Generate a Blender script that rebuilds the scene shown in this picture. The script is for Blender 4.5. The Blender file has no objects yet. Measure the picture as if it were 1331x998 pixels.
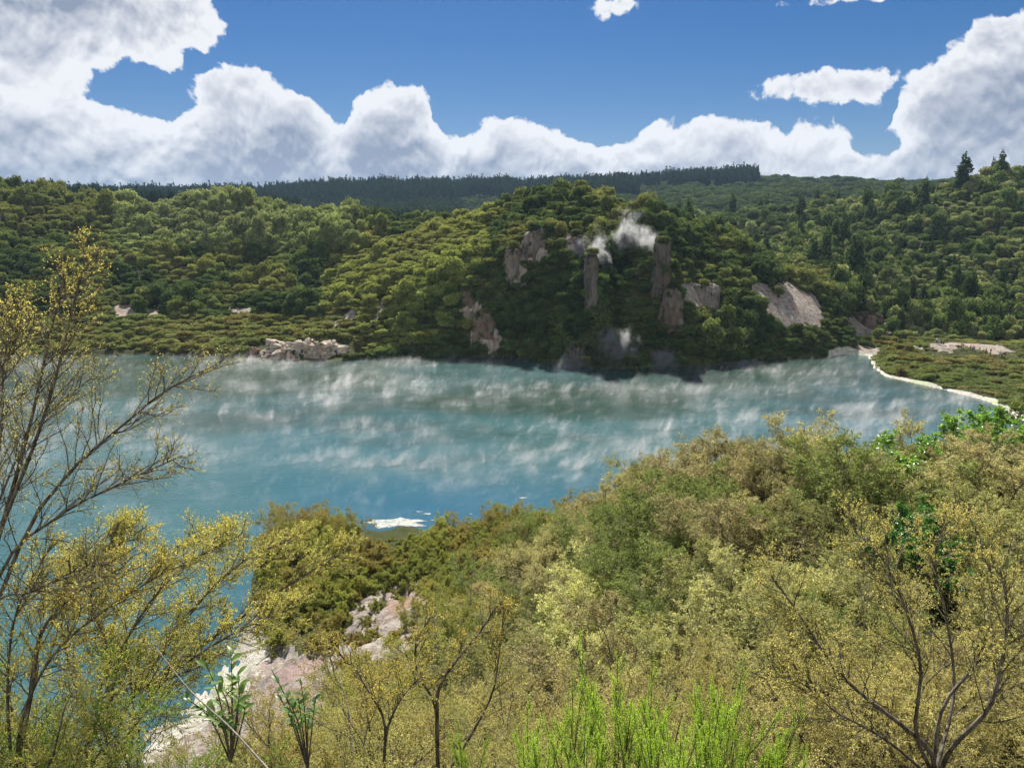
import bpy, math, random
import numpy as np
from mathutils import Vector, noise as mnoise

R = math.radians
rng = np.random.default_rng(7)
random.seed(7)
scene = bpy.context.scene
COL = scene.collection

# ------------------------------------------------------------------ camera and measuring
CAMZ, PITCH, FPX = 36.0, R(11.7), 961.0      # the lookout stands 36 m above the lake
PW, PH = 1331.0, 998.0
cP, sP = math.cos(PITCH), math.sin(PITCH)


def ray(px, py):
    u = (px - PW / 2) / FPX
    v = (PH / 2 - py) / FPX
    return np.array([u, cP + v * sP, -sP + v * cP])


def at(px, py, Y):
    d = ray(px, py)
    t = Y / d[1]
    return np.array([d[0] * t, Y, CAMZ + d[2] * t])


def on_lake(px, py):
    d = ray(px, py)
    t = -CAMZ / d[2]
    return np.array([d[0] * t, d[1] * t])


def project(x, y, z):
    dz = z - CAMZ
    f = y * cP - dz * sP
    up = y * sP + dz * cP
    f = np.where(f > 0.05, f, 0.05)
    return PW / 2 + FPX * x / f, PH / 2 - FPX * up / f


# ------------------------------------------------------------------ numpy noise
_perm = np.random.default_rng(11).permutation(512)


def _hash(ix, iy):
    return _perm[(_perm[ix & 511] + iy) & 511]


def noise2(x, y):
    ix = np.floor(x).astype(int)
    iy = np.floor(y).astype(int)
    fx, fy = x - ix, y - iy
    wx, wy = fx * fx * fx * (fx * (fx * 6 - 15) + 10), fy * fy * fy * (fy * (fy * 6 - 15) + 10)

    def g(a, b, dx, dy):
        ang = _hash(a, b) * (2 * math.pi / 512)
        return np.cos(ang) * dx + np.sin(ang) * dy
    n00, n10 = g(ix, iy, fx, fy), g(ix + 1, iy, fx - 1, fy)
    n01, n11 = g(ix, iy + 1, fx, fy - 1), g(ix + 1, iy + 1, fx - 1, fy - 1)
    return (n00 * (1 - wx) + n10 * wx) * (1 - wy) + (n01 * (1 - wx) + n11 * wx) * wy


def fbm(x, y, octv=4, gain=0.5):
    s, a = 0, 1.0
    for k in range(octv):
        s = s + a * noise2(x * 2 ** k + 17.3 * k, y * 2 ** k - 9.1 * k)
        a *= gain
    return s


def in_poly(px, py, poly):
    poly = np.asarray(poly, float)
    inside = np.zeros(np.shape(px), bool)
    n = len(poly)
    for i in range(n):
        x0, y0 = poly[i]
        x1, y1 = poly[(i + 1) % n]
        if y0 == y1:
            continue
        c = ((y0 > py) != (y1 > py)) & (px < (x1 - x0) * (py - y0) / (y1 - y0) + x0)
        inside ^= c
    return inside


def poly_dist(px, py, poly):
    poly = np.asarray(poly, float)
    best = np.full(np.shape(px), 1e9)
    n = len(poly)
    for i in range(n):
        a, b = poly[i], poly[(i + 1) % n]
        d = b - a
        L = max((d ** 2).sum(), 1e-9)
        t = np.clip(((px - a[0]) * d[0] + (py - a[1]) * d[1]) / L, 0, 1)
        best = np.minimum(best, np.hypot(px - a[0] - t * d[0], py - a[1] - t * d[1]))
    return best


# ------------------------------------------------------------------ mesh helpers
def build_mesh(name, V, F, mats, attrs=None, smooth=False, fmat=None):
    """V (n,3); F (m,4) quads or (m,3) triangles; attrs: name -> per-vertex float array."""
    me = bpy.data.meshes.new(name)
    V = np.ascontiguousarray(V, np.float32)
    F = np.ascontiguousarray(F, np.int32)
    m, k = F.shape
    me.vertices.add(len(V))
    me.vertices.foreach_set('co', V.ravel())
    me.loops.add(m * k)
    me.loops.foreach_set('vertex_index', F.ravel())
    me.polygons.add(m)
    me.polygons.foreach_set('loop_start', np.arange(0, m * k, k, dtype=np.int32))
    me.polygons.foreach_set('loop_total', np.full(m, k, np.int32))
    me.polygons.foreach_set('use_smooth', np.full(m, smooth, bool))
    for mt in mats:
        me.materials.append(mt)
    if fmat is not None:
        me.polygons.foreach_set('material_index', np.ascontiguousarray(fmat, np.int32))
    for nm, arr in (attrs or {}).items():
        a = me.attributes.new(nm, 'FLOAT', 'POINT')
        a.data.foreach_set('value', np.ascontiguousarray(arr, np.float32))
    me.update(calc_edges=True)
    return me


def link(name, data, parent=None, loc=None):
    o = bpy.data.objects.new(name, data)
    COL.objects.link(o)
    if parent is not None:
        o.parent = parent
    if loc is not None:
        o.location = loc
    return o


def tag(o, label=None, cat=None, group=None, kind=None):
    if label:
        o['label'] = label
    if cat:
        o['category'] = cat
    if group:
        o['group'] = group
    if kind:
        o['kind'] = kind
    return o


def unit(v):
    return v / np.maximum(np.linalg.norm(v, axis=-1, keepdims=True), 1e-9)


def tubes(P, rad, sides=4):
    """P (N,K,3) polylines, rad (N,K) -> verts, quads."""
    N, K, _ = P.shape
    T = np.empty_like(P)
    T[:, 1:-1] = P[:, 2:] - P[:, :-2]
    T[:, 0] = P[:, 1] - P[:, 0]
    T[:, -1] = P[:, -1] - P[:, -2]
    T = unit(T)
    ref = np.where(np.abs(T[:, :1, 2:3]) > 0.9, np.array([1.0, 0, 0]), np.array([0, 0, 1.0]))
    A = unit(np.cross(T, np.broadcast_to(ref, T.shape)))
    B = np.cross(T, A)
    ang = np.arange(sides) * 2 * math.pi / sides
    V = P[:, :, None] + rad[:, :, None, None] * (np.cos(ang)[:, None] * A[:, :, None] + np.sin(ang)[:, None] * B[:, :, None])
    idx = np.arange(N * K * sides).reshape(N, K, sides)
    nx = np.roll(idx, -1, axis=2)
    F = np.stack([idx[:, :-1], nx[:, :-1], nx[:, 1:], idx[:, 1:]], -1).reshape(-1, 4)
    return V.reshape(-1, 3), F


def leaves(P, D, Nn, L, W, fold=0.0):
    """diamond leaves: base P, direction D, normal hint Nn, length L, width W (arrays)."""
    D = unit(D)
    S = unit(np.cross(D, Nn))
    Up = np.cross(S, D)
    L = np.asarray(L)[:, None]
    W = np.asarray(W)[:, None]
    a = P
    b = P + D * L * 0.5 + S * W * 0.5 + Up * W * fold
    c = P + D * L
    d = P + D * L * 0.5 - S * W * 0.5 + Up * W * fold
    V = np.stack([a, b, c, d], 1).reshape(-1, 3)
    F = np.arange(len(V)).reshape(-1, 4)
    return V, F


class MB:
    def __init__(s):
        s.V, s.F, s.A, s.M, s.n = [], [], {}, [], 0

    def add(s, V, F, mat=0, **attrs):
        s.F.append(F + s.n)
        s.V.append(V)
        s.M.append(np.full(len(F), mat))
        for k, v in attrs.items():
            s.A.setdefault(k, []).append(np.broadcast_to(v, (len(V),)) if np.ndim(v) == 0 else v)
        s.n += len(V)

    def mesh(s, name, mats, smooth=False):
        return build_mesh(name, np.concatenate(s.V), np.concatenate(s.F), mats,
                          {k: np.concatenate(v) for k, v in s.A.items()}, smooth, np.concatenate(s.M))


# ------------------------------------------------------------------ materials
def new_mat(name):
    m = bpy.data.materials.new(name)
    m.use_nodes = True
    nt = m.node_tree
    nt.nodes.clear()
    return m, nt


class NB:
    """tiny node builder"""
    def __init__(s, nt):
        s.nt = nt

    def n(s, t, **kw):
        nd = s.nt.nodes.new(t)
        for k, v in kw.items():
            setattr(nd, k, v)
        return nd

    def put(s, sock, v):
        if v is None:
            return
        if isinstance(v, bpy.types.NodeSocket):
            s.nt.links.new(v, sock)
        elif isinstance(v, (tuple, list)) and sock.type == 'RGBA' and len(v) == 3:
            sock.default_value = (*v, 1)
        else:
            sock.default_value = v

    def math(s, op, a, b=None, c=None, clamp=False):
        nd = s.n('ShaderNodeMath', operation=op, use_clamp=clamp)
        for i, v in enumerate((a, b, c)):
            if v is not None:
                s.put(nd.inputs[i], v)
        return nd.outputs[0]

    def vmath(s, op, a, b=None, scale=None):
        nd = s.n('ShaderNodeVectorMath', operation=op)
        s.put(nd.inputs[0], a)
        if b is not None:
            s.put(nd.inputs[1], b)
        if scale is not None:
            s.put(nd.inputs['Scale'], scale)
        return nd.outputs['Value'] if op in ('DOT_PRODUCT', 'LENGTH', 'DISTANCE') else nd.outputs[0]

    def mix(s, f, a, b, blend='MIX'):
        nd = s.n('ShaderNodeMix', data_type='RGBA', blend_type=blend)
        s.put(nd.inputs[0], f)
        s.put(nd.inputs[6], a)
        s.put(nd.inputs[7], b)
        return nd.outputs[2]

    def range(s, v, a, b, c=0.0, d=1.0, interp='SMOOTHSTEP'):
        nd = s.n('ShaderNodeMapRange', interpolation_type=interp, clamp=True) if interp == 'LINEAR' else s.n('ShaderNodeMapRange', interpolation_type=interp)
        s.put(nd.inputs[0], v)
        for i, q in enumerate((a, b, c, d)):
            s.put(nd.inputs[i + 1], q)
        return nd.outputs[0]

    def noise(s, vec, scale, detail=4, rough=0.5, dist=0.0, dims='3D', out=0):
        nd = s.n('ShaderNodeTexNoise', noise_dimensions=dims)
        s.put(nd.inputs['Vector'], vec)
        s.put(nd.inputs['Scale'], scale)
        s.put(nd.inputs['Detail'], detail)
        s.put(nd.inputs['Roughness'], rough)
        s.put(nd.inputs['Distortion'], dist)
        return nd.outputs[out]

    def attr(s, name, typ='GEOMETRY', out='Fac'):
        nd = s.n('ShaderNodeAttribute', attribute_type=typ, attribute_name=name)
        return nd.outputs[out]

    def mapping(s, vec, scale=(1, 1, 1), loc=(0, 0, 0), rot=(0, 0, 0)):
        nd = s.n('ShaderNodeMapping')
        s.put(nd.inputs[0], vec)
        nd.inputs[1].default_value = loc
        nd.inputs[2].default_value = rot
        nd.inputs[3].default_value = scale
        return nd.outputs[0]

    def pos(s):
        return s.n('ShaderNodeNewGeometry').outputs['Position']

    def obj(s):
        return s.n('ShaderNodeTexCoord').outputs['Object']

    def bsdf(s, col, rough=0.8, spec=0.3, normal=None, **kw):
        nd = s.n('ShaderNodeBsdfPrincipled')
        s.put(nd.inputs['Base Color'], col)
        s.put(nd.inputs['Roughness'], rough)
        s.put(nd.inputs['Specular IOR Level'], spec)
        if normal is not None:
            s.put(nd.inputs['Normal'], normal)
        return nd.outputs[0]

    def bump(s, h, strength=0.5, dist=0.1):
        nd = s.n('ShaderNodeBump')
        nd.inputs['Strength'].default_value = strength
        nd.inputs['Distance'].default_value = dist
        s.put(nd.inputs['Height'], h)
        return nd.outputs[0]

    def out(s, surf=None, vol=None):
        nd = s.n('ShaderNodeOutputMaterial')
        if surf is not None:
            s.nt.links.new(surf, nd.inputs[0])
        if vol is not None:
            s.nt.links.new(vol, nd.inputs[1])


def leaf_mat(name, transl=0.35, warm=(1.15, 1.1, 0.75), gloss=False, spread=0.45):
    """leaf colour = tint of the plant x a different shade for every leaf; 'tip' marks new growth."""
    m, nt = new_mat(name)
    b = NB(nt)
    tint = b.attr('tint', 'INSTANCER', 'Vector')
    lv = b.attr('shade')
    k = b.range(lv, 0, 1, 1 - spread, 1 + spread, 'LINEAR')
    c = b.vmath('SCALE', tint, scale=k)
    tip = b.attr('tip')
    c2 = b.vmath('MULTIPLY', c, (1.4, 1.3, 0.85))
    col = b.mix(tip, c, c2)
    tcol = b.vmath('SCALE', b.vmath('MULTIPLY', col, warm), scale=transl)
    if gloss:
        d = b.bsdf(col, 0.35, 0.4)
    else:
        nd = b.n('ShaderNodeBsdfDiffuse')
        b.put(nd.inputs[0], col)
        d = nd.outputs[0]
    t = b.n('ShaderNodeBsdfTranslucent')
    b.put(t.inputs[0], tcol)
    mx = b.n('ShaderNodeAddShader')      # a leaf reflects and lets through about the same share of light
    nt.links.new(d, mx.inputs[0])
    nt.links.new(t.outputs[0], mx.inputs[1])
    b.out(mx.outputs[0])
    return m


def bark_mat(name, c1, c2):
    m, nt = new_mat(name)
    b = NB(nt)
    p = b.obj()
    f = b.noise(b.mapping(p, (9, 9, 2.5)), 3.0, 5, 0.6)
    col = b.mix(b.range(f, 0.35, 0.65), c1, c2)
    b.out(b.bsdf(col, 0.9, 0.15, b.bump(f, 0.6, 0.01)))
    return m


M_leaf = leaf_mat('foliage_near', 0.95)
M_far = leaf_mat('foliage_far', 0.5, (1.12, 1.1, 0.75), spread=0.65)
M_broad = leaf_mat('broad_leaf', 0.9, (1.1, 1.3, 0.5), gloss=True, spread=0.35)
M_bark = bark_mat('bark_grey_brown', (0.07, 0.055, 0.042), (0.22, 0.19, 0.155))
M_dead = bark_mat('dead_wood', (0.2, 0.17, 0.14), (0.38, 0.34, 0.29))
M_bark_far = bark_mat('bark_far', (0.07, 0.055, 0.042), (0.2, 0.17, 0.14))

# ------------------------------------------------------------------ lake outline (metres)
LAKE = [tuple(on_lake(*p)) for p in [
    (-200, 466), (-60, 464), (0, 463), (90, 462), (180, 461), (270, 463), (318, 468), (395, 471), (452, 469), (500, 466),
    (560, 464), (620, 463), (675, 465), (705, 471), (760, 477), (800, 479), (850, 477), (920, 476), (965, 471), (985, 466),
    (1030, 464), (1080, 463), (1100, 460), (1128, 462), (1137, 478), (1150, 489), (1200, 500), (1250, 512), (1290, 523)]]
LAKE += [(98, 136), (84, 119), (64, 104), (44, 93), (24, 89), (8, 87)]
LAKE += [tuple(on_lake(*p)) for p in [
    (640, 688), (600, 687), (560, 691), (520, 690), (480, 692), (440, 684), (390, 680), (352, 690), (334, 715), (328, 760),
    (330, 805), (300, 850), (262, 900), (215, 938), (170, 968)]]
LAKE += [(-36, 40), (-50, 34), (-75, 30), (-115, 40), (-165, 80), (-215, 150)]
LAKE = np.array(LAKE)

# ------------------------------------------------------------------ terrain
ctrl = []          # (x, y, z)


def C(px, py, Y, veg=0.0):
    p = at(px, py, Y)
    ctrl.append((p[0], p[1], p[2] - veg))


for p in LAKE:
    ctrl.append((p[0], p[1], 0.4))
# the near slope under the lookout and the spur on its right
for x, y, z in [(0, 1.6, 34.2), (0, 3, 32.6), (2, 3, 32.2), (-2, 3, 32.4), (5, 4, 31.0), (0, 8, 28.6), (0, 15, 23.6), (0, 30, 15.8), (-1, 45, 9.6), (-2, 60, 5.6), (-2, 75, 2.6),
                (-4, 7, 28.6), (-7, 15, 21.5), (-9, 25, 15.0), (-14, 35, 8.4), (-9, 42, 8.6), (-7, 52, 7.2), (-14, 60, 4.6), (-20, 70, 2.8), (-24, 78, 1.2), (-27, 74, 0.6), (-26, 68, 0.6), (-23, 64, 1.2), (-22, 72, 2.0),
                (-22, 40, 3.6), (-28, 30, 5.0), (-18, 20, 15), (-8, 4, 29), (-25, 12, 20), (-60, 10, 14), (-16, 47, 3.5), (-19, 55, 1.6), (-12, 48, 6.5),
                (4, 7, 28.4), (8, 7, 28.2), (5, 15, 25.6), (8, 15, 27.2), (13, 15, 28.4), (5, 30, 20.8), (8, 30, 24.0), (10, 30, 25.2), (13, 30, 25.6), (16, 30, 23.2), (20, 30, 22.6), (9, 38, 22.3), (3, 45, 14), (8, 45, 19.0), (16, 45, 16.5), (24, 42, 17.5),
                (6, 60, 11.8), (12, 60, 10.5), (20, 60, 8.4), (3, 72, 5.0), (14, 75, 4), (30, 70, 8), (45, 75, 7), (18, 20, 29.2), (26, 30, 22.0), (32, 40, 18), (28, 20, 28.5), (45, 60, 12), (50, 35, 22),
                (70, 80, 10), (100, 100, 9), (100, 60, 25), (130, 140, 8)]:
    ctrl.append((x, y, z))
for a, r, z in [(90, 4, 34.2), (-90, 4, 33), (180, 4, 35), (90, 15, 36), (-90, 15, 30), (180, 15, 38), (90, 60, 40), (-90, 60, 30), (180, 60, 45), (135, 60, 45), (-135, 60, 42),
                (90, 300, 50), (-90, 300, 40), (180, 300, 60), (180, 1500, 80), (90, 1500, 80), (-90, 1500, 80), (55, 250, 35), (55, 500, 70), (-55, 260, 30), (-55, 400, 55), (-50, 900, 60), (50, 900, 90)]:
    ctrl.append((r * math.sin(R(a)), r * math.cos(R(a)), z))
    if a == 180:
        ctrl.append((-1e-4, -r, z))
# left hill
for px, py, Y, v in [(0, 440, 228, 1), (120, 440, 226, 1), (250, 440, 224, 1), (350, 440, 224, 1), (0, 400, 246, 2), (120, 405, 245, 1), (250, 405, 250, 1), (360, 400, 252, 1), (430, 402, 246, 1),
                     (0, 340, 275, 3), (120, 350, 280, 3), (250, 350, 292, 4), (360, 350, 296, 4), (430, 345, 286, 3), (0, 285, 305, 4), (120, 300, 318, 4), (250, 295, 325, 5), (360, 300, 314, 5), (430, 300, 300, 4),
                     (-60, 240, 320, 5), (40, 240, 335, 5), (130, 262, 355, 6), (185, 262, 362, 6), (235, 250, 356, 6), (310, 256, 352, 6), (380, 272, 345, 6), (440, 272, 330, 6), (500, 272, 318, 6), (560, 278, 310, 6),
                     (40, 270, 430, 8), (235, 275, 460, 8), (400, 300, 430, 6), (520, 300, 420, 6)]:
    C(px, py, Y, v)
# the rock hill in the middle
for px, py, Y, v in [(470, 440, 216, 1), (450, 415, 226, 1), (500, 410, 222, 1), (540, 400, 222, 1), (520, 375, 232, 1), (480, 350, 250, 2), (560, 340, 240, 2), (580, 430, 213, 1), (600, 385, 222, 1), (620, 320, 244, 2), (610, 290, 262, 3),
                     (660, 280, 258, 3), (700, 258, 264, 4), (750, 246, 266, 4), (800, 256, 264, 4), (850, 272, 264, 4), (640, 430, 212, 1), (650, 370, 217, 1), (655, 330, 224, 1),
                     (690, 420, 208, 1), (690, 350, 219, 1), (690, 300, 227, 1), (735, 440, 201, 1), (740, 380, 209, 1), (745, 310, 222, 1), (740, 285, 238, 2),
                     (770, 440, 199, 1), (768, 400, 201, 0), (768, 345, 205, 0), (800, 430, 203, 1), (805, 370, 214, 1), (810, 325, 225, 1), (815, 295, 238, 2),
                     (860, 440, 200, 1), (862, 390, 203, 0), (858, 330, 208, 0), (865, 300, 232, 2), (910, 440, 203, 1), (915, 400, 213, 0), (905, 365, 222, 1), (920, 320, 240, 3), (960, 320, 250, 3),
                     (960, 440, 206, 1), (975, 400, 217, 0), (1000, 350, 240, 2), (1000, 440, 211, 1), (1035, 400, 226, 0), (1020, 365, 238, 1), (1060, 430, 219, 1), (1075, 380, 242, 3), (1100, 440, 221, 1), (1110, 410, 240, 3),
                     (750, 262, 330, 6), (850, 290, 330, 6), (960, 330, 320, 5), (650, 300, 350, 6)]:
    C(px, py, Y, v)
# right hill and the hills behind
for px, py, Y in [(1095, 457, 219), (1130, 453, 224), (1118, 449, 232), (1145, 450, 230)]:
    C(px, py, Y)
for px, py, Y, v in [(1140, 430, 238, 4), (1190, 420, 246, 4), (1331, 415, 255, 4), (1400, 400, 255, 4), (1140, 370, 290, 5), (1240, 370, 295, 6), (1331, 350, 300, 6), (1150, 320, 350, 6), (1250, 310, 350, 6), (1331, 290, 345, 6), (1050, 320, 390, 6), (980, 300, 440, 6),
                     (1331, 222, 395, 7), (1400, 215, 400, 7), (1290, 228, 402, 7), (1245, 234, 410, 7), (1190, 250, 440, 7), (1130, 258, 480, 7), (1050, 268, 530, 6), (960, 280, 570, 6), (890, 284, 600, 6),
                     (1300, 260, 520, 8), (1150, 285, 620, 8), (1000, 300, 700, 8),
                     (1150, 238, 1000, 8), (1050, 244, 950, 8), (980, 240, 1000, 8), (900, 252, 950, 8), (1130, 246, 880, 8), (1220, 240, 1050, 8), (960, 262, 800, 8), (850, 268, 800, 8)]:
    C(px, py, Y, v)
for px, py, Y, v in [(-80, 240, 1000, 18), (60, 248, 1000, 18), (120, 250, 1000, 18), (200, 255, 1000, 18), (260, 260, 1000, 18), (325, 246, 1050, 20), (358, 257, 1100, 20), (400, 246, 1150, 20), (440, 234, 1200, 20), (485, 238, 1230, 20), (540, 233, 1250, 20), (600, 237, 1250, 20), (680, 234, 1250, 20),
                     (760, 234, 1300, 20), (850, 229, 1350, 20), (920, 221, 1400, 22), (968, 220, 1400, 22), (1000, 240, 1500, 18), (400, 280, 950, 12), (500, 274, 950, 16), (600, 272, 1000, 16), (700, 265, 1000, 12)]:
    C(px, py, Y, v)
for a in range(-60, 61, 15):
    for r, z in [(2500, 60), (7000, 30)]:
        ctrl.append((r * math.sin(R(a)), r * math.cos(R(a)), z))
# the knoll with the visitors' path
for px, py, Y, v in [(1150, 462, 211, 0.5), (1165, 452, 215, 0.8), (1190, 442, 219, 1), (1215, 443, 213, 0), (1260, 449, 207, 0), (1310, 458, 201, 0), (1200, 470, 200, 0.8), (1260, 480, 190, 1), (1320, 490, 185, 1), (1230, 498, 180, 0.6), (1290, 508, 170, 0.8),
                     (1280, 442, 228, 0.5), (1331, 445, 225, 0.5), (1240, 440, 226, 0.3), (1200, 437, 234, 1), (1400, 470, 200, 1), (1400, 510, 170, 1)]:
    C(px, py, Y, v)

ctrl = np.array(ctrl)


def conf(x, y):
    return np.arctan2(x, y), np.log(np.hypot(x, y))


ca, cs = conf(ctrl[:, 0], ctrl[:, 1])
D = np.hypot(ca[:, None] - ca[None], cs[:, None] - cs[None])
wts = np.linalg.solve(-D + np.eye(len(ctrl)) * 0.004, np.concatenate([ctrl[:, 2] - 20])[:])


def rbf(a, s):
    out = np.zeros(a.shape)
    for k in range(len(ctrl)):
        out -= wts[k] * np.sqrt((a - ca[k]) ** 2 + (s - cs[k]) ** 2 + 1e-6)
    return out + 20


# polar sheet: fine where the hills and the slope are, coarse elsewhere
az = np.concatenate([np.linspace(-180, -48, 40)[:-1], np.arange(-48, 48.01, 0.22), np.linspace(48, 180, 40)[1:]])
rr = np.concatenate([np.geomspace(0.05, 12, 50)[:-1], np.geomspace(12, 95, 120)[:-1], np.geomspace(95, 185, 50)[:-1], np.arange(185, 275, 0.9), np.geomspace(275, 480, 100)[:-1],
                     np.geomspace(480, 1600, 110)[:-1], np.geomspace(1600, 9000, 22)])
AZ, RR = np.meshgrid(np.radians(az), rr)
GX, GY = RR * np.sin(AZ), RR * np.cos(AZ)
GZ = rbf(AZ, np.log(np.maximum(RR, 1.3)))
far = np.clip((RR - 120) / 100, 0, 1)
nearw = np.clip((RR - 5) / 20, 0, 1) * (1 - far)
gpx, gpy = project(GX, GY, GZ)
cliffy = np.clip(1 - np.abs(gpx - 770) / 260, 0, 1) * np.clip((RR - 190) / 10, 0, 1) * np.clip((300 - RR) / 30, 0, 1)
GZ += far * (fbm(GX / 38, GY / 38, 4) * 3.0) * np.clip(RR / 300, 0.5, 4.0)
GZ += cliffy * (np.abs(fbm(GX / 11 + 5, GY / 16, 3)) * -9.0 + 2.2)
GZ += nearw * fbm(GX / 7, GY / 7, 4) * 1.0
inside = in_poly(GX, GY, LAKE)
ldist = poly_dist(GX, GY, LAKE)
GZ = np.where(RR < 800, np.maximum(GZ, 0.18 + 0.05 * np.minimum(ldist, 20)), GZ)
GZ = np.where(RR < 800, np.minimum(GZ, 0.18 + ldist * 2.6), GZ)
GZ = np.where(inside, -0.1 - 0.22 * np.minimum(ldist, 18), GZ)


def ground(x, y):
    a, s = np.degrees(np.arctan2(x, y)), np.hypot(x, y)
    j = np.clip(np.searchsorted(az, a) - 1, 0, len(az) - 2)
    i = np.clip(np.searchsorted(rr, s) - 1, 0, len(rr) - 2)
    fj = np.clip((a - az[j]) / (az[j + 1] - az[j]), 0, 1)
    fi = np.clip((s - rr[i]) / (rr[i + 1] - rr[i]), 0, 1)
    return (GZ[i, j] * (1 - fi) * (1 - fj) + GZ[i + 1, j] * fi * (1 - fj) + GZ[i, j + 1] * (1 - fi) * fj + GZ[i + 1, j + 1] * fi * fj)


def slope(x, y, e=1.2):
    return np.hypot(ground(x + e, y) - ground(x - e, y), ground(x, y + e) - ground(x, y - e)) / (2 * e)


def hit(px, py, r0=2.0, r1=2500.0):
    """where the line of sight through a photo pixel meets the ground"""
    d = ray(px, py)
    t = np.geomspace(r0, r1, 6000)
    x, y, z = d[0] * t, d[1] * t, CAMZ + d[2] * t
    k = np.argmax(z < ground(x, y))
    return np.array([x[k], y[k], z[k]])


# bare ground seen in the photo: outline, range of distance (m), strength
BARE = [
    ([(676, 308), (706, 300), (712, 335), (690, 342), (676, 335)], 195, 260, 0.9),
    ([(658, 330), (680, 325), (684, 372), (664, 372)], 195, 260, 0.8),
    ([(728, 308), (768, 305), (772, 330), (735, 332)], 195, 260, 0.9),
    ([(592, 372), (622, 392), (655, 446), (640, 462), (612, 440), (596, 402)], 190, 260, 0.8),
    ([(884, 366), (905, 372), (950, 408), (945, 424), (915, 408), (886, 396)], 190, 260, 1.0),
    ([(1006, 358), (1058, 382), (1074, 418), (1058, 426), (1030, 412), (1012, 385)], 190, 262, 1.0),
    ([(976, 366), (1000, 372), (1020, 398), (1048, 424), (1020, 432), (996, 412), (980, 388)], 190, 262, 0.9),
    ([(432, 422), (462, 396), (470, 402), (440, 428)], 190, 262, 0.9),
    ([(478, 420), (496, 386), (504, 396), (484, 424)], 190, 262, 0.9),
    ([(1080, 455), (1145, 448), (1150, 462), (1135, 470), (1085, 466)], 180, 262, 1.0),
    ([(1100, 412), (1150, 405), (1160, 440), (1110, 445)], 200, 262, 0.6),
    ([(1205, 441), (1236, 440), (1300, 448), (1322, 456), (1300, 460), (1264, 453), (1244, 450), (1238, 457), (1218, 455)], 190, 225, 1.0),
    ([(1176, 452), (1206, 453), (1200, 459), (1178, 457)], 190, 225, 1.0),
    ([(150, 396), (205, 400), (215, 412), (150, 414)], 225, 265, 0.6),
    ([(300, 400), (330, 398), (328, 406), (302, 408)], 225, 265, 0.7),
    ([(560, 690), (600, 684), (655, 680), (640, 694), (600, 704), (560, 702)], 60, 95, 0.9),
    ([(470, 742), (520, 728), (560, 745), (556, 800), (545, 870), (470, 885), (400, 905), (330, 900), (330, 850), (380, 852), (440, 838), (452, 790)], 30, 62, 1.0),
    ([(330, 820), (380, 840), (460, 900), (420, 998), (150, 1020), (160, 950), (300, 840)], 30, 66, 1.0),
]
gpx, gpy = project(GX, GY, GZ)


def bare_at(x, y, z):
    px, py = project(x, y, z)
    px = px + fbm(x / 3.0, y / 3.0, 3) * 7
    py = py + fbm(x / 3.0 + 40, y / 3.0, 3) * 7
    r = y
    out = np.zeros(np.shape(x))
    for poly, r0, r1, s in BARE:
        out = np.maximum(out, s * (in_poly(px, py, poly) & (r > r0) & (r < r1)))
    return out


bare = bare_at(GX, GY, GZ)
GZ += bare * nearw * (fbm(GX / 1.6, GY / 1.6, 4) * 0.55 - np.abs(fbm(GX / 4 + 3, GY / 4, 3)) * 0.9)
sinter = np.clip(1.15 - ldist / 1.7, 0, 1) * (RR < 400) * np.where((gpx > 1075) | ((RR < 70) & (gpx < 420)), 1.0, 0.0)
sinter = np.maximum(sinter, (RR < 70) * (gpy > 820) * (gpx < 420) * np.clip(1 - ldist / 9, 0, 0.75))
pink = ((gpx > 340) & (gpx < 420) & (gpy > 820) & (gpy < 900) & (RR < 70)).astype(float)

nr, na = AZ.shape
idx = np.arange(nr * na).reshape(nr, na)
nxt = np.roll(idx, -1, axis=1)
F = np.stack([idx[:-1], nxt[:-1], nxt[1:], idx[1:]], -1)[:, :-1].reshape(-1, 4)
V = np.stack([GX, GY, GZ], -1).reshape(-1, 3)
cap = np.array([[0, 0, GZ[0].mean()]])

m, nt = new_mat('hill_ground')
b = NB(nt)
p = b.pos()
n1 = b.noise(p, 0.9, 8, 0.65)
n2 = b.noise(p, 0.12, 4, 0.5)
litter = b.mix(b.range(n1, 0.35, 0.65), (0.035, 0.036, 0.014), (0.085, 0.075, 0.035))
green = b.mix(n2, litter, (0.05, 0.065, 0.02))
pv = b.mapping(p, (0.8, 0.8, 0.22))
n3 = b.noise(pv, 1.1, 10, 0.7)
n4 = b.noise(p, 0.25, 5, 0.6)
soil = b.mix(b.range(n3, 0.3, 0.72), (0.17, 0.13, 0.1), (0.46, 0.42, 0.37))
soil = b.mix(b.range(n4, 0.52, 0.72), soil, (0.34, 0.22, 0.16))
soil = b.mix(b.math('MULTIPLY', b.attr('pink'), b.range(n4, 0.35, 0.6)), soil, (0.34, 0.25, 0.225))
crack = b.noise(pv, 3.2, 6, 0.75)
soil = b.mix(b.range(crack, 0.30, 0.47, 1, 0), soil, (0.055, 0.047, 0.04))
wh = b.mix(b.range(n1, 0.3, 0.7), (0.36, 0.33, 0.27), (0.6, 0.57, 0.5))
wh = b.mix(b.range(n4, 0.5, 0.62), wh, (0.42, 0.45, 0.3))
be = b.math('ADD', b.attr('bare'), b.math('MULTIPLY', b.math('SUBTRACT', n1, 0.5), 0.9))
col = b.mix(b.range(be, 0.35, 0.55), green, soil)
se = b.math('ADD', b.attr('sinter'), b.math('MULTIPLY', b.math('SUBTRACT', n1, 0.5), 1.1))
col = b.mix(b.range(se, 0.42, 0.62), col, wh)
hgt = b.math('ADD', n1, b.math('ADD', b.math('MULTIPLY', n3, 1.2), crack))
b.out(b.bsdf(col, 0.95, 0.1, b.bump(hgt, 0.9, 0.35)))
M_ground = m
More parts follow.
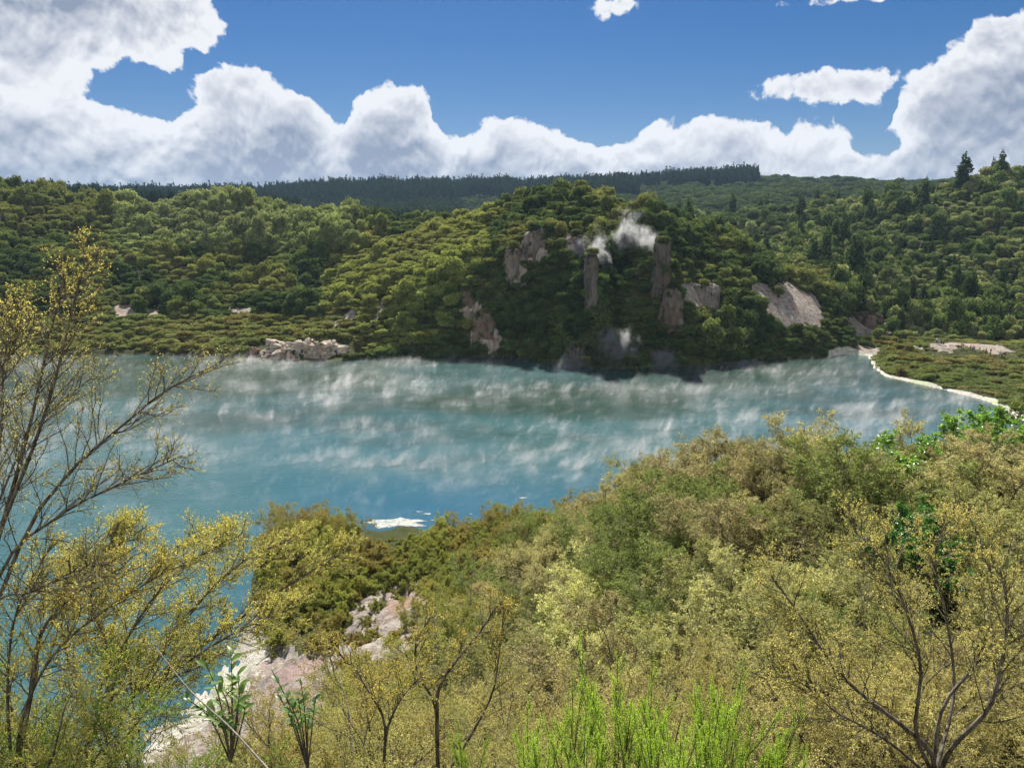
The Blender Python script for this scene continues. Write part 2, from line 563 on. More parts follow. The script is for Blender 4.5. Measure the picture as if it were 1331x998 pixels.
me = build_mesh('terrain', V, F, [M_ground], {'bare': bare.ravel(), 'sinter': sinter.ravel(), 'pink': pink.ravel()}, True)
tag(link('terrain', me), 'green and bare hills around the hot lake', kind='structure')

# ------------------------------------------------------------------ lake
m, nt = new_mat('lake_water')
b = NB(nt)
p = b.pos()
warp = b.noise(b.mapping(p, (0.012, 0.03, 1)), 1.0, 3, 0.5, 0.6)
f2 = b.noise(b.mapping(p, (0.03, 0.09, 1), (4, 7, 0)), 1.0, 4, 0.55, 0.4)
sy = b.n('ShaderNodeSeparateXYZ')
b.put(sy.inputs[0], p)
fy = b.range(sy.outputs[1], 95, 175)
k = b.math('ADD', b.math('MULTIPLY', b.math('SUBTRACT', warp, 0.5), 1.9), b.math('MULTIPLY', b.math('SUBTRACT', f2, 0.5), 0.9))
gm = b.range(b.math('ADD', b.math('MULTIPLY', fy, 0.7), b.math('ADD', k, b.math('MULTIPLY', b.math('SUBTRACT', b.noise(b.mapping(p, (0.07, 0.2, 1)), 1.0, 5, 0.6, 0.5), 0.5), 0.9))), 0.05, 0.8)
wc = b.mix(gm, (0.036, 0.096, 0.1), (0.024, 0.05, 0.037))  # water's own green, also painted as the hills' reflection towards the far shore
wc = b.mix(b.range(b.math('ADD', sy.outputs[1], b.math('MULTIPLY', b.math('SUBTRACT', warp, 0.5), 60.0)), 118, 88), wc, b.mix(b.range(sy.outputs[0], -45, -5), wc, (0.029, 0.092, 0.135)))
w1 = b.noise(b.mapping(p, (1.0, 2.2, 1), rot=(0, 0, 0.15)), 1.3, 4, 0.6)
w2 = b.noise(b.mapping(p, (0.25, 0.6, 1)), 1.0, 3, 0.5)
hh = b.math('ADD', w1, b.math('MULTIPLY', w2, 1.2))
nd = b.n('ShaderNodeBsdfPrincipled')
b.put(nd.inputs['Base Color'], wc)
nd.inputs['Roughness'].default_value = 0.06
nd.inputs['IOR'].default_value = 1.33
b.put(nd.inputs['Normal'], b.bump(hh, 0.32, 0.12))
b.out(nd.outputs[0])
V = np.array([(-260, 20, 0), (140, 20, 0), (140, 260, 0), (-260, 260, 0)], float)
tag(link('lake_water', build_mesh('lake_water', V, np.array([[0, 1, 2, 3]]), [m])), 'blue-green steaming hot lake water', kind='structure')
# ------------------------------------------------------------------ plants
def sample_poly(P, t):
    """P (N,K,3); t (N,M) in 0..1 -> points (N,M,3), tangents"""
    N, K, _ = P.shape
    f = np.clip(t, 0, 0.9999) * (K - 1)
    i = f.astype(int)
    w = (f - i)[..., None]
    ar = np.arange(N)[:, None]
    a, b_ = P[ar, i], P[ar, i + 1]
    return a * (1 - w) + b_ * w, unit(b_ - a)


def children(P, n, tmin, L, ang, up, wob, K, g, tmax=1.0):
    """n side shoots on every polyline; L: (lo,hi) absolute lengths, shorter towards the tip"""
    N = len(P)
    t = tmin + (tmax - tmin) * (np.arange(n)[None] + g.random((N, n))) / n
    B, T = sample_poly(P, t)
    rnd = g.normal(size=B.shape)
    perp = unit(np.cross(T, rnd))
    a = R(1) * (ang[0] + (ang[1] - ang[0]) * g.random((N, n)))[..., None]
    d = unit(T * np.cos(a) + perp * np.sin(a))
    ln = (L[0] + (L[1] - L[0]) * g.random((N, n))) * (1.1 - 0.6 * (t - tmin) / max(1 - tmin, 1e-3))
    B, d, ln = B.reshape(-1, 3), d.reshape(-1, 3), ln.reshape(-1)
    return walk(B, d, ln, up, wob, K, g), t.reshape(-1)


def walk(B, d, ln, up, wob, K, g):
    out = np.empty((len(B), K, 3))
    out[:, 0] = B
    for k in range(1, K):
        d = unit(d + g.normal(size=d.shape) * wob + np.array([0, 0, up]))
        out[:, k] = out[:, k - 1] + d * (ln / (K - 1))[:, None]
    return out


def leafy(P, n, L, W, g, tmin=0.1, perp=0.8, fold=0.15, upb=0.3):
    """leaves along twigs"""
    N = len(P)
    t = tmin + (1 - tmin) * g.random((N, n))
    B, T = sample_poly(P, t)
    rnd = g.normal(size=B.shape) + np.array([0, 0, upb])
    pr = unit(rnd - (rnd * T).sum(-1, keepdims=True) * T)
    d = unit(T * (1 - perp * 0.5) + pr * perp).reshape(-1, 3)
    nn = unit(g.normal(size=d.shape) + np.array([0, 0, 0.6]))
    M = N * n
    V, F = leaves(B.reshape(-1, 3), d, nn, L * (0.6 + 0.8 * g.random(M)), W * (0.6 + 0.8 * g.random(M)), fold)
    sh = np.repeat(g.random(M), 4)
    return V, F, sh, np.repeat(t.reshape(-1), 4)


def shrub(name, seed, H, spread, stems, nb=(7, 6, 6), leaf=(0.012, 0.006), nleaf=24, twig=(0.1, 0.22), tipw=0.4, thick=0.02, up=0.12, bare=0.35, leaf_m=None, bark=None, flat=0.0, sides=4, twsides=3):
    """a many-stemmed shrub: returns (branches mesh, foliage mesh)"""
    g = np.random.default_rng(seed)
    a = np.arange(stems) * 2 * math.pi / stems + g.random(stems) * 1.3
    tl = np.radians(12 + 38 * g.random(stems)) * spread
    d = np.stack([np.sin(tl) * np.cos(a), np.sin(tl) * np.sin(a), np.cos(tl)], 1)
    base = np.stack([np.cos(a), np.sin(a), a * 0], 1) * 0.05 * H
    base[:, 2] -= 0.06 * H
    S = walk(base, d, H * (0.8 + 0.35 * g.random(stems)), up * 0.5, 0.16, 9, g)
    L1, t1 = children(S, nb[0], bare * 0.6, (0.32 * H, 0.55 * H), (30, 65), up * (1 - flat), 0.17, 7, g)
    L2, t2 = children(L1, nb[1], 0.2, (0.14 * H, 0.3 * H), (25, 60), up * (0.8 - flat), 0.17, 5, g)
    L3, t3 = children(L2, nb[2], 0.1, twig, (20, 60), up * (0.8 - flat), 0.15, 4, g)
    br = MB()
    lin = lambda n, r0, r1: np.linspace(r0, r1, n)[None]
    br.add(*tubes(S, lin(9, thick * H, thick * H * 0.25) * (0.8 + 0.4 * g.random((stems, 1))), sides + 2))
    br.add(*tubes(L1, lin(7, thick * H * 0.36, thick * H * 0.1) * np.ones((len(L1), 1)), sides))
    br.add(*tubes(L2, lin(5, thick * H * 0.13, thick * H * 0.05) * np.ones((len(L2), 1)), 3))
    br.add(*tubes(L3, lin(4, thick * H * 0.06, thick * H * 0.03) * np.ones((len(L3), 1)), twsides))
    fo = MB()
    tw = np.concatenate([L3, sample_poly(L2, np.tile(np.linspace(0.5, 1, 4), (len(L2), 1)))[0], sample_poly(L1, np.tile(np.linspace(0.75, 1, 4), (len(L1), 1)))[0]])
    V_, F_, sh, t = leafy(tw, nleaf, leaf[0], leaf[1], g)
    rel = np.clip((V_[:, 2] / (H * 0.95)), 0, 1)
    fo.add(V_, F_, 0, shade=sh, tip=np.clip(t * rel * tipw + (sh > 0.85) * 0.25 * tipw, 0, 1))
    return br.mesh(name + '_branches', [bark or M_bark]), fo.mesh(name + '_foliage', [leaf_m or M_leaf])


def crown(name, seed, lobes, kind='round', nface=2600, size=0.16, H=1.0, trunk=True, leaf_m=None):
    """distant tree or scrub of about unit height and width: trunk mesh and crown mesh of leaf clumps"""
    g = np.random.default_rng(seed)
    cs_, rs_ = [], []
    for k in range(lobes):
        a = g.random() * 2 * math.pi
        if kind == 'round':
            z = 0.35 + 0.5 * g.random()
            w = 0.42 * math.sqrt(max(0.05, 1 - ((z - 0.5) / 0.5) ** 2))
            q = math.sqrt(g.random()) * w
            r_ = np.array([0.15, 0.15, 0.12]) * (0.6 + 0.8 * g.random())
        elif kind == 'pads':
            z = 0.15 + 0.7 * g.random() ** 0.8
            q = math.sqrt(g.random()) * 0.52 * (1.05 - 0.6 * z)
            r_ = np.array([0.19, 0.19, 0.085]) * (0.55 + 0.75 * g.random())
        elif kind == 'mat':
            z = 0.1 + 0.3 * g.random()
            q = math.sqrt(g.random()) * 0.5
            r_ = np.array([0.16, 0.16, 0.09]) * (0.6 + 0.7 * g.random())
        elif kind == 'column':
            z = 0.08 + 0.86 * (k + 0.5) / lobes
            w = 0.15 * min(1, 3.2 * (1.02 - z)) * (0.8 + 0.4 * g.random())
            q = w * 0.6 * g.random()
            r_ = np.array([w, w, 0.09])
        else:                                   # cone
            z = 0.1 + 0.88 * (k + 0.5) / lobes
            w = 0.27 * (1.03 - z) * (0.75 + 0.5 * g.random())
            q = w * 0.45
            r_ = np.array([w, w, 0.06 + 0.03 * g.random()])
        cs_.append([q * math.cos(a), q * math.sin(a), z])
        rs_.append(r_)
    cs_, rs_ = np.array(cs_), np.array(rs_)
    area = (rs_[:, 0] * (rs_[:, 0] + rs_[:, 2]))
    pick = g.choice(lobes, nface, p=area / area.sum())
    u = unit(g.normal(size=(nface, 3)) + np.array([0, 0, 0.25]))
    rad = (0.55 + 0.45 * g.random(nface) ** 0.4)[:, None]
    lump = 1 + 0.25 * np.sin(u[:, :1] * 7 + pick[:, None]) * np.sin(u[:, 1:2] * 6 + 2 * pick[:, None])
    P = cs_[pick] + u * rs_[pick] * rad * lump
    d = unit(u * 0.7 + g.normal(size=u.shape) * 0.7 + np.array([0, 0, -0.1]))
    nn = unit(u + g.normal(size=u.shape) * 0.55)
    L = size * (0.5 + 0.9 * g.random(nface))
    V_, F_ = leaves(P, d, nn, L, L * (0.45 + 0.3 * g.random(nface)), 0.12)
    lobe_shade = g.random(lobes)
    sh = np.clip(0.55 * g.random(nface) + 0.45 * lobe_shade[pick], 0, 1)
    fo = MB()
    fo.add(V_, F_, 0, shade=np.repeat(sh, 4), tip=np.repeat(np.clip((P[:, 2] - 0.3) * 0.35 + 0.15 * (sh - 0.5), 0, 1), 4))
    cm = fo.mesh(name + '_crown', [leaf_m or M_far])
    if not trunk:
        return None, cm
    br = MB()
    S = walk(np.array([[0, 0, -0.12]]), np.array([[0.05, 0.02, 1.0]]), np.array([0.85]), 0.1, 0.08, 8, g)
    br.add(*tubes(S, np.linspace(0.035, 0.008, 8)[None], 6))
    n = min(lobes, 14)
    ends = cs_[:n]
    st = sample_poly(S, np.clip((ends[None, :, 2] - 0.15) / 0.85 * 0.8, 0.1, 0.95))[0][0]
    mid = (st + ends) / 2 - np.array([0, 0, 0.02])
    br.add(*tubes(np.stack([st, mid, ends], 1), np.array([[0.014, 0.009, 0.004]]) * np.ones((n, 1)), 4))
    return br.mesh(name + '_trunk', [M_bark_far]), cm


# near shrubs (leaves about a centimetre) and shrubs further down the slope (leaf sprays)
NEAR = [shrub('near_shrub', 20 + k, 1.0, [0.9, 1.1, 1.3, 0.8, 1.2, 1.0][k], [4, 5, 6, 3, 6, 5][k], (8, 7, 7), (0.0085, 0.0042), 20, (0.05, 0.12), thick=0.011) for k in range(6)]
MID = [shrub('slope_shrub', 40 + k, 1.0, [1.3, 1.5, 1.2, 1.6, 1.4, 1.1][k], [6, 7, 6, 8, 7, 5][k], (8, 7, 6), (0.030, 0.0085), 13, (0.06, 0.15), thick=0.010, up=0.06, bare=0.1, flat=0.1) for k in range(6)]
LOW = [shrub('low_shrub', 60 + k, 0.6, [2.2, 2.4, 2.0][k], [9, 10, 8][k], (7, 6, 6), (0.036, 0.010), 13, (0.06, 0.14), thick=0.010, up=0.1, bare=0.0, flat=0.1) for k in range(3)]
BARE_SH = [shrub('bare_shrub', 70 + k, 1.0, 1.2, 5, (7, 7, 7), (0.006, 0.003), 2, (0.06, 0.16), thick=0.011, bark=M_bark) for k in range(2)]
ROUND_SH = [shrub('leafy_shrub', 80 + k, 1.0, 1.2, 6, (8, 6, 6), (0.034, 0.02), 12, (0.05, 0.12), thick=0.012, up=0.08, bare=0.05, leaf_m=M_broad) for k in range(2)]

T_ROUND = [crown('round_tree', 100 + k, 34 + 5 * k, 'round', 3200, 0.1) for k in range(4)]
T_PADS = [crown('scrub_tree', 110 + k, 34, 'pads', 3000, 0.105) for k in range(4)]
T_CONE = [crown('conifer', 120 + k, 20, 'cone', 2000, 0.085) for k in range(2)]
T_COL = [crown('column_tree', 125 + k, 16, 'column', 1800, 0.07) for k in range(2)]
T_MAT = [crown('low_scrub', 130 + k, 30, 'mat', 2200, 0.1, trunk=False) for k in range(3)]
T_PINE = [crown('pine', 140 + k, 14, 'cone', 420, 0.16, trunk=False) for k in range(2)]


def plant(name, protos, k, loc, scale, rot, tint, parts, label, cat, group, lean=(0, 0)):
    e = bpy.data.objects.new(name, None)
    e.empty_display_size = 0.2
    COL.objects.link(e)
    e.location = loc
    e.rotation_euler = (lean[0], lean[1], rot)
    e.scale = scale if isinstance(scale, (tuple, list)) else (scale,) * 3
    tag(e, label, cat, group)
    for me_, pn in zip(protos[k % len(protos)], parts):
        if me_ is None:
            continue
        o = bpy.data.objects.new(pn, me_)
        COL.objects.link(o)
        o.parent = e
        o['tint'] = [float(q) for q in tint]
    return e


SRC = 0


def scatter(name, protos, pts, rot, scl, idx_, tint, label, cat):
    """ONE stuff object: many plants as geometry-node instances on a point mesh"""
    global SRC
    SRC += 1
    col = bpy.data.collections.new('plant_source')
    for j, me_ in enumerate(protos):
        o = bpy.data.objects.new(f'{chr(97 + j)}_source_{SRC}', me_)
        col.objects.link(o)
    me = bpy.data.meshes.new(name)
    me.vertices.add(len(pts))
    me.vertices.foreach_set('co', np.ascontiguousarray(pts, np.float32).ravel())
    for nm, typ, arr in (('rot', 'FLOAT_VECTOR', rot), ('scl', 'FLOAT_VECTOR', scl), ('tint', 'FLOAT_VECTOR', tint)):
        a = me.attributes.new(nm, typ, 'POINT')
        a.data.foreach_set('vector', np.ascontiguousarray(arr, np.float32).ravel())
    a = me.attributes.new('pick', 'INT', 'POINT')
    a.data.foreach_set('value', np.ascontiguousarray(idx_, np.int32))
    o = link(name, me)
    ng = bpy.data.node_groups.new(name + '_nodes', 'GeometryNodeTree')
    ng.interface.new_socket('Geometry', in_out='INPUT', socket_type='NodeSocketGeometry')
    ng.interface.new_socket('Geometry', in_out='OUTPUT', socket_type='NodeSocketGeometry')
    N = ng.nodes
    gi, go = N.new('NodeGroupInput'), N.new('NodeGroupOutput')
    ip = N.new('GeometryNodeInstanceOnPoints')
    ci = N.new('GeometryNodeCollectionInfo')
    ci.inputs['Collection'].default_value = col
    ci.inputs['Separate Children'].default_value = True
    ci.inputs['Reset Children'].default_value = True

    def na_(nm, dt):
        q = N.new('GeometryNodeInputNamedAttribute')
        q.data_type = dt
        q.inputs[0].default_value = nm
        return q.outputs[0]
    L = ng.links.new
    L(gi.outputs[0], ip.inputs['Points'])
    L(ci.outputs[0], ip.inputs['Instance'])
    ip.inputs['Pick Instance'].default_value = True
    L(na_('pick', 'INT'), ip.inputs['Instance Index'])
    L(na_('rot', 'FLOAT_VECTOR'), ip.inputs['Rotation'])
    L(na_('scl', 'FLOAT_VECTOR'), ip.inputs['Scale'])
    L(ip.outputs[0], go.inputs[0])
    md = o.modifiers.new('plants', 'NODES')
    md.node_group = ng
    return tag(o, label, cat, kind='stuff')


def scatter_points(r0, r1, a0, a1, spacing, seed, power=1.0):
    """jittered positions with spacing(r) metres between r0 and r1"""
    g = np.random.default_rng(seed)
    xs, r = [], r0
    while r < r1:
        sp = spacing(r)
        n = max(1, int(r * R(a1 - a0) / sp))
        a = R(a0) + R(a1 - a0) * (np.arange(n) + g.random() + 0.75 * (g.random(n) - 0.5)) / n
        q = r + sp * 0.75 * (g.random(n) - 0.5)
        xs.append(np.stack([q * np.sin(a), q * np.cos(a)], 1))
        r += sp * 0.9
    return np.concatenate(xs)


# ---------------- far vegetation
def lerp(a, b_, t):
    return np.asarray(a) * (1 - t) + np.asarray(b_) * t


OLIVE, GREEN, DARK, PALE, LIME, RUST = (0.148, 0.155, 0.06), (0.085, 0.122, 0.046), (0.042, 0.065, 0.031), (0.165, 0.19, 0.1), (0.18, 0.235, 0.072), (0.16, 0.11, 0.06)

xy = scatter_points(178, 640, -40, 40, lambda r: 2.15 * (1 if r < 280 else (r / 280) ** 0.9), 3)
X, Y_ = xy[:, 0], xy[:, 1]
Z = ground(X, Y_)
PX, PY = project(X, Y_, Z)
g = np.random.default_rng(5)
RD = np.hypot(X, Y_)
ok = ~in_poly(X, Y_, LAKE) & (poly_dist(X, Y_, LAKE) > 1.5) & (bare_at(X, Y_, Z) < 0.3) & (PX > -60) & (PX < 1400)
ok &= ~((PX > 318) & (PX < 462) & (PY > 444) & (Y_ < 220))          # the bare dome of rock on the shore
ok &= ~((PX > 1078) & (PX < 1140) & (PY > 456) & (Y_ < 225))
ok &= g.random(len(X)) > 0.1
X, Y_, Z, PX, PY, RD = (q[ok] for q in (X, Y_, Z, PX, PY, RD))
sl = slope(X, Y_)
n = len(X)
patch = np.clip(fbm(X / 22, Y_ / 22, 3) + 0.5, 0, 1)
u = g.random(n)
rockhill = (PX > 420) & (PX < 1110) & (Y_ < 300)
righthill = (PX > 1080) & (Y_ > 236) | (RD > 330) & (PX > 850)
knoll = (PX > 1125) & (Y_ <= 236)
lowflat = ~knoll & (ldist_ := poly_dist(X, Y_, LAKE) < 34) & (PX < 470)
tint = np.array([lerp(lerp(DARK, GREEN, q), OLIVE, max(0, q * 1.6 - 0.6)) for q in patch])
kind = np.where(u < 0.25, 0, 1)            # 0 round tree, 1 pads, 2 low mat, 3 cone, 4 column
var = g.random(n) ** 1.6
hgt_ = np.where(kind == 0, 4.3, 3.4) * (0.6 + 0.95 * var)
wid = np.where(kind == 0, 4.0, 3.7) * (0.7 + 0.6 * var)
s_ = np.clip(fbm(X / 45 + 9, Y_ / 45, 2) + 0.5, 0, 1)
# left hill: rounder, paler trees high up
top = (PX < 470) & (PY < 330)
kind = np.where(top & (u < 0.8), 0, kind)
hgt_ = np.where(top, hgt_ * 1.25, hgt_)
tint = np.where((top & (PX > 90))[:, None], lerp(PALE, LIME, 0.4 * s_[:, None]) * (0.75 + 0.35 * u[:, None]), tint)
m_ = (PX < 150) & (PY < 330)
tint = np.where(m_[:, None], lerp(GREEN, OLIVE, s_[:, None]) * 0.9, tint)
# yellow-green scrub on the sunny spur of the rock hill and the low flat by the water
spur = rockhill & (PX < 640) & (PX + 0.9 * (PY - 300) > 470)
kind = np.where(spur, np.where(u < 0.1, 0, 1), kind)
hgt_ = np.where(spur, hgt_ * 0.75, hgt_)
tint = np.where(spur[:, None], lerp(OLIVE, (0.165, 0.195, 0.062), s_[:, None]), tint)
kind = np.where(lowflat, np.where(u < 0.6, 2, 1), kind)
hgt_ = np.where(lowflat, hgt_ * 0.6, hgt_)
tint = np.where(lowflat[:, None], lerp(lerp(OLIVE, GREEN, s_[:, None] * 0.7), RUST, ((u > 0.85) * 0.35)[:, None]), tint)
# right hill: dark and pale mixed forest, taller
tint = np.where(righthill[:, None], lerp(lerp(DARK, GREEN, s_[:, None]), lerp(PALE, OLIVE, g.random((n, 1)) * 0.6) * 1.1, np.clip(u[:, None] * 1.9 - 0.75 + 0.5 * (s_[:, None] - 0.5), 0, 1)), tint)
kind = np.where(righthill, np.where(g.random(n) > 0.45, 0, 1), kind)
hgt_ = np.where(righthill, hgt_ * (0.8 + 0.7 * g.random(n)), hgt_)
kind = np.where(righthill & (RD > 270) & (g.random(n) < 0.065), 3, kind)
# knoll: low scrub
kind = np.where(knoll, np.where(u < 0.75, 2, 1), kind)
hgt_ = np.where(knoll, 1.0 + 0.9 * g.random(n) + 0.8 * (PX < 1210), hgt_)
wid = np.where(knoll, 3.4, wid)
tint = np.where(knoll[:, None], lerp(lerp(OLIVE, GREEN, s_[:, None] * 0.8), RUST, ((u > 0.88) * 0.45)[:, None]), tint)
pth = np.interp(PX, [1205, 1240, 1300, 1322], [447, 448, 456, 459])
below_path = knoll & (PX > 1200) & (PX < 1330) & (PY > pth - 5) & (PY < pth + 15)
hgt_ = np.where(below_path, hgt_ * 0.4, hgt_)
wid = np.where(below_path, wid * 0.6, wid)
mead = knoll & (PY < 447) & (PX > 1230)
hgt_ = np.where(mead, hgt_ * 0.45, hgt_)
tint = np.where(mead[:, None], np.array((0.16, 0.165, 0.055)) * np.ones((n, 1)), tint)
# patches of tall trees and patches of low even scrub
zone = np.clip(fbm(X / 30 + 31, Y_ / 30 + 7, 3) * 1.5 + 0.5, 0, 1)
zf = np.where(knoll | lowflat, 1.0, 0.55 + 0.95 * zone)
hgt_, wid = hgt_ * zf, wid * (0.75 + 0.45 * zone)
kind = np.where(~knoll & ~lowflat & (zone < 0.3) & (kind < 3), np.where(u < 0.5, 2, 1), kind)
# steep rock: smaller, hanging
stp = sl > 1.5
hgt_ = np.where(stp & rockhill, hgt_ * 0.8, hgt_)
tint = np.where((rockhill & (PX > 650) & (PX < 880) & (PY > 300))[:, None], tint * 0.8, tint)  # cliff plants tinted darker for the shade on the face
drop = stp & rockhill & (g.random(n) < 0.25)
hgt_ = hgt_ * np.where(RD > 300, (RD / 300) ** 0.35, 1)
wid = wid * np.where(RD > 300, (RD / 300) ** 0.75, 1)
wid = np.where(kind == 3, hgt_ * 1.15, wid)
hgt_ = np.where(kind == 3, hgt_ * 1.75, hgt_)
tint = np.where((kind == 3)[:, None], np.array(DARK) * 0.9 * np.ones((n, 1)), tint)
tint = tint * (0.8 + 0.4 * g.random((n, 1)))
big = hgt_ / RD * np.where((kind == 0) | (kind == 3), 1.6, 0.4) * (0.6 + 0.8 * g.random(n))
big = np.where(knoll | lowflat | (kind == 2) | drop | (PX < -10) | (PX > 1340), 0, big)
order = np.argsort(-big)
indiv = np.zeros(n, bool)
indiv[order[:285]] = True
HZ = [
    (lambda x, y, k: k == 3, 'pointed_conifer', 'dark pointed conifer rising out of the forest on the right-hand hill', 'conifer', 'conifers in the forest on the right-hand hill'),
    (lambda x, y, k: x < 470, 'round_tree', 'rounded pale green tree on the upper slope of the hill left of the rock face', 'tree', 'trees on the hill left of the rock face'),
    (lambda x, y, k: x < 900, 'hill_tree', 'bushy dark green tree on the steaming rocky hill in the middle', 'tree', 'trees on the rocky hill'),
    (lambda x, y, k: True, 'forest_tree', 'leafy tree in the mixed forest on the hill behind the visitors', 'tree', 'trees of the forest behind the visitors')]
PROTO = {0: T_ROUND, 1: T_PADS, 3: [T_COL[0], T_CONE[0], T_COL[1]]}
for i in np.nonzero(indiv)[0]:
    for test, nm, lab, cat, grp in HZ:
        if test(PX[i], PY[i], kind[i]):
            break
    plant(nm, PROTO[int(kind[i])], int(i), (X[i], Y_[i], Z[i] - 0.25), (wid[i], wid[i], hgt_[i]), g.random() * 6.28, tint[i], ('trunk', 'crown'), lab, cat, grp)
rest = ~indiv & ~drop
FARM = [t[1] for t in T_ROUND] + [t[1] for t in T_PADS] + [t[1] for t in T_MAT] + [t[1] for t in T_CONE]
pick = np.where(kind == 0, g.integers(0, 4, n), np.where(kind == 1, 4 + g.integers(0, 4, n), np.where(kind == 2, 8 + g.integers(0, 3, n), 11 + g.integers(0, 2, n))))
tilt = np.zeros((n, 3))
tilt[:, 2] = g.random(n) * 6.28
tilt[:, 0] = g.normal(size=n) * 0.1
pts = np.stack([X, Y_, Z - 0.3], 1)
scl = np.stack([wid, wid, hgt_], 1)
for msk, nm, lab in ((rest & knoll, 'knoll_scrub', 'low olive and rusty scrub covering the knoll below the path'),
                     (rest & ~knoll & (PX < 440) & ~righthill, 'scrub_cover', 'dense green scrub covering the hill left of the rock face'),
                     (rest & rockhill & ~knoll & (PX >= 440) & ~righthill, 'rock_hill_scrub', 'dense green scrub hanging on the steaming rocky hill'),
                     (rest & ~knoll & (righthill | ~rockhill & (PX >= 440)), 'forest_cover', 'dense dark forest covering the hill behind the visitors')):
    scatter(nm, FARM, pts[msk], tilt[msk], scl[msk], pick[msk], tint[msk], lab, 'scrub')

P00 = np.stack([GX, GY, GZ], -1)
ctr = (P00[:-1, :-1] + P00[1:, 1:] + P00[:-1, 1:] + P00[1:, :-1]) / 4
nrm = np.cross(P00[1:, 1:] - P00[:-1, :-1], P00[:-1, 1:] - P00[1:, :-1])
ar_ = np.linalg.norm(nrm, axis=-1) / 2
nrm = nrm / np.maximum(ar_[..., None] * 2, 1e-9)
nrm = np.where(nrm[..., 2:] < 0, -nrm, nrm)
cpx, cpy = project(ctr[..., 0], ctr[..., 1], ctr[..., 2])
sel = (nrm[..., 2] < 0.68) & (ctr[..., 1] > 185) & (ctr[..., 1] < 285) & (cpx > 450) & (cpx < 1110) & (ctr[..., 2] > 0.8)
cand = np.argwhere(sel)
pr_ = ar_[sel]
gq = np.random.default_rng(77)
k_ = gq.choice(len(cand), int(pr_.sum() / 4.2), p=pr_ / pr_.sum())
cp = ctr[cand[k_, 0], cand[k_, 1]] + gq.normal(size=(len(k_), 3)) * 0.35
cn = nrm[cand[k_, 0], cand[k_, 1]]
okc = bare_at(cp[:, 0], cp[:, 1], cp[:, 2]) < 0.3
cp, cn = cp[okc] - cn[okc] * 0.4, cn[okc]
for k in range(len(LAKE) - 1):                    # shrubs overhanging the waterline
    p0_, p1_ = LAKE[k], LAKE[k + 1]
    mx_, my_ = project(p0_[0], p0_[1], 0.0)
    if 450 < mx_ < 1075 and p0_[1] > 180:
        d_ = p1_ - p0_
        ln_ = np.hypot(*d_)
        nn_ = np.array([-d_[1], d_[0]]) / ln_
        for t_ in np.arange(0, 1, 1.5 / ln_):
            q_ = p0_ + d_ * t_ + nn_ * (0.5 + 1.2 * gq.random())
            cp = np.concatenate([cp, [[q_[0], q_[1], -0.35 + 0.5 * gq.random()]]])
            cn = np.concatenate([cn, [[0, 0, 1.0]]])
nc = len(cp)
hc = 1.6 + 1.9 * gq.random(nc) ** 1.5
tc0 = lerp(DARK, GREEN, np.clip(fbm(cp[:, 0] / 9, cp[:, 2] / 9, 3) + 0.6, 0, 1.3)[:, None]) * (0.75 + 0.5 * gq.random((nc, 1)))
rc0 = np.stack([-cn[:, 1] * 0.5, cn[:, 0] * 0.5, gq.random(nc) * 6.28], 1)
rc0[:, :2] = gq.normal(size=(nc, 2)) * 0.25
scatter('cliff_scrub', FARM, cp, rc0, np.stack([hc * 1.35, hc * 1.35, hc], 1), np.where(gq.random(nc) < 0.4, gq.integers(0, 4, nc), 4 + gq.integers(0, 4, nc)), tc0, 'dark green scrub clinging to the cliffs above the water', 'scrub')

for px, py, L_, tl in [(137, 352, 9, 0.15), (186, 366, 6, -0.1), (5, 292, 5, 0.25), (430, 300, 5, 0.1), (965, 300, 6, -0.15), (1190, 330, 7, 0.1), (560, 318, 4, 0.2)]:
    q_ = hit(px, py, 150, 900)
    gq = np.random.default_rng(int(px))
    S = walk(np.zeros((1, 3)), unit(np.array([[tl, -0.1, 1.0]])), np.array([L_ * 1.0]), 0.0, 0.06, 8, gq)
    S1, _ = children(S, 7, 0.35, (0.12 * L_, 0.3 * L_), (25, 55), 0.02, 0.12, 5, gq)
    mb = MB()
    mb.add(*tubes(S, np.linspace(0.2, 0.06, 8)[None], 6))
    mb.add(*tubes(S1, np.linspace(0.07, 0.03, 5)[None] * np.ones((len(S1), 1)), 4))
    tag(link('dead_tree', mb.mesh('dead_tree', [M_dead]), None, (q_[0], q_[1] - 2.0, q_[2] - 0.5)), 'bare whitened dead tree standing in the green forest on the far hills', 'dead tree', 'dead trees in the far forest')

# pine plantation on the far ridges, mixed forest on the far right hills
xy = scatter_points(640, 1750, -42, 42, lambda r: 5.2 * (r / 900) ** 0.8, 8)
X, Y_ = xy[:, 0], xy[:, 1]
Z = ground(X, Y_)
PX, PY = project(X, Y_, Z)
n = len(X)
PYn = PY + fbm(X / 60, Y_ / 60, 3) * 9
pine = (PX < 985) & ~((PX > 830) & (PYn > 246)) & ~((PX > 600) & (PYn > 262))
hp = np.where(pine, 22, 9) * (0.7 + 0.5 * g.random(n))
wp = np.where(pine, hp * 0.52, hp * 1.3)
tn = np.where(pine[:, None], np.array((0.009, 0.019, 0.013)), lerp(DARK, GREEN, g.random((n, 1))) * 0.7) * (0.75 + 0.5 * g.random((n, 1)))  # pine green, darkened further to stand for cloud shadow on the ridge
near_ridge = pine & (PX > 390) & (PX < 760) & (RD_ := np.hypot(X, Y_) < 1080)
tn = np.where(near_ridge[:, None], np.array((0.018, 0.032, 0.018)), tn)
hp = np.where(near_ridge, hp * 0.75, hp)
pk = np.where(pine, g.integers(0, 2, n), 2 + g.integers(0, 4, n))
rot = np.zeros((n, 3))
rot[:, 2] = g.random(n) * 6.28
pts = np.stack([X, Y_, Z - 0.5], 1)
scl = np.stack([wp, wp, hp], 1)
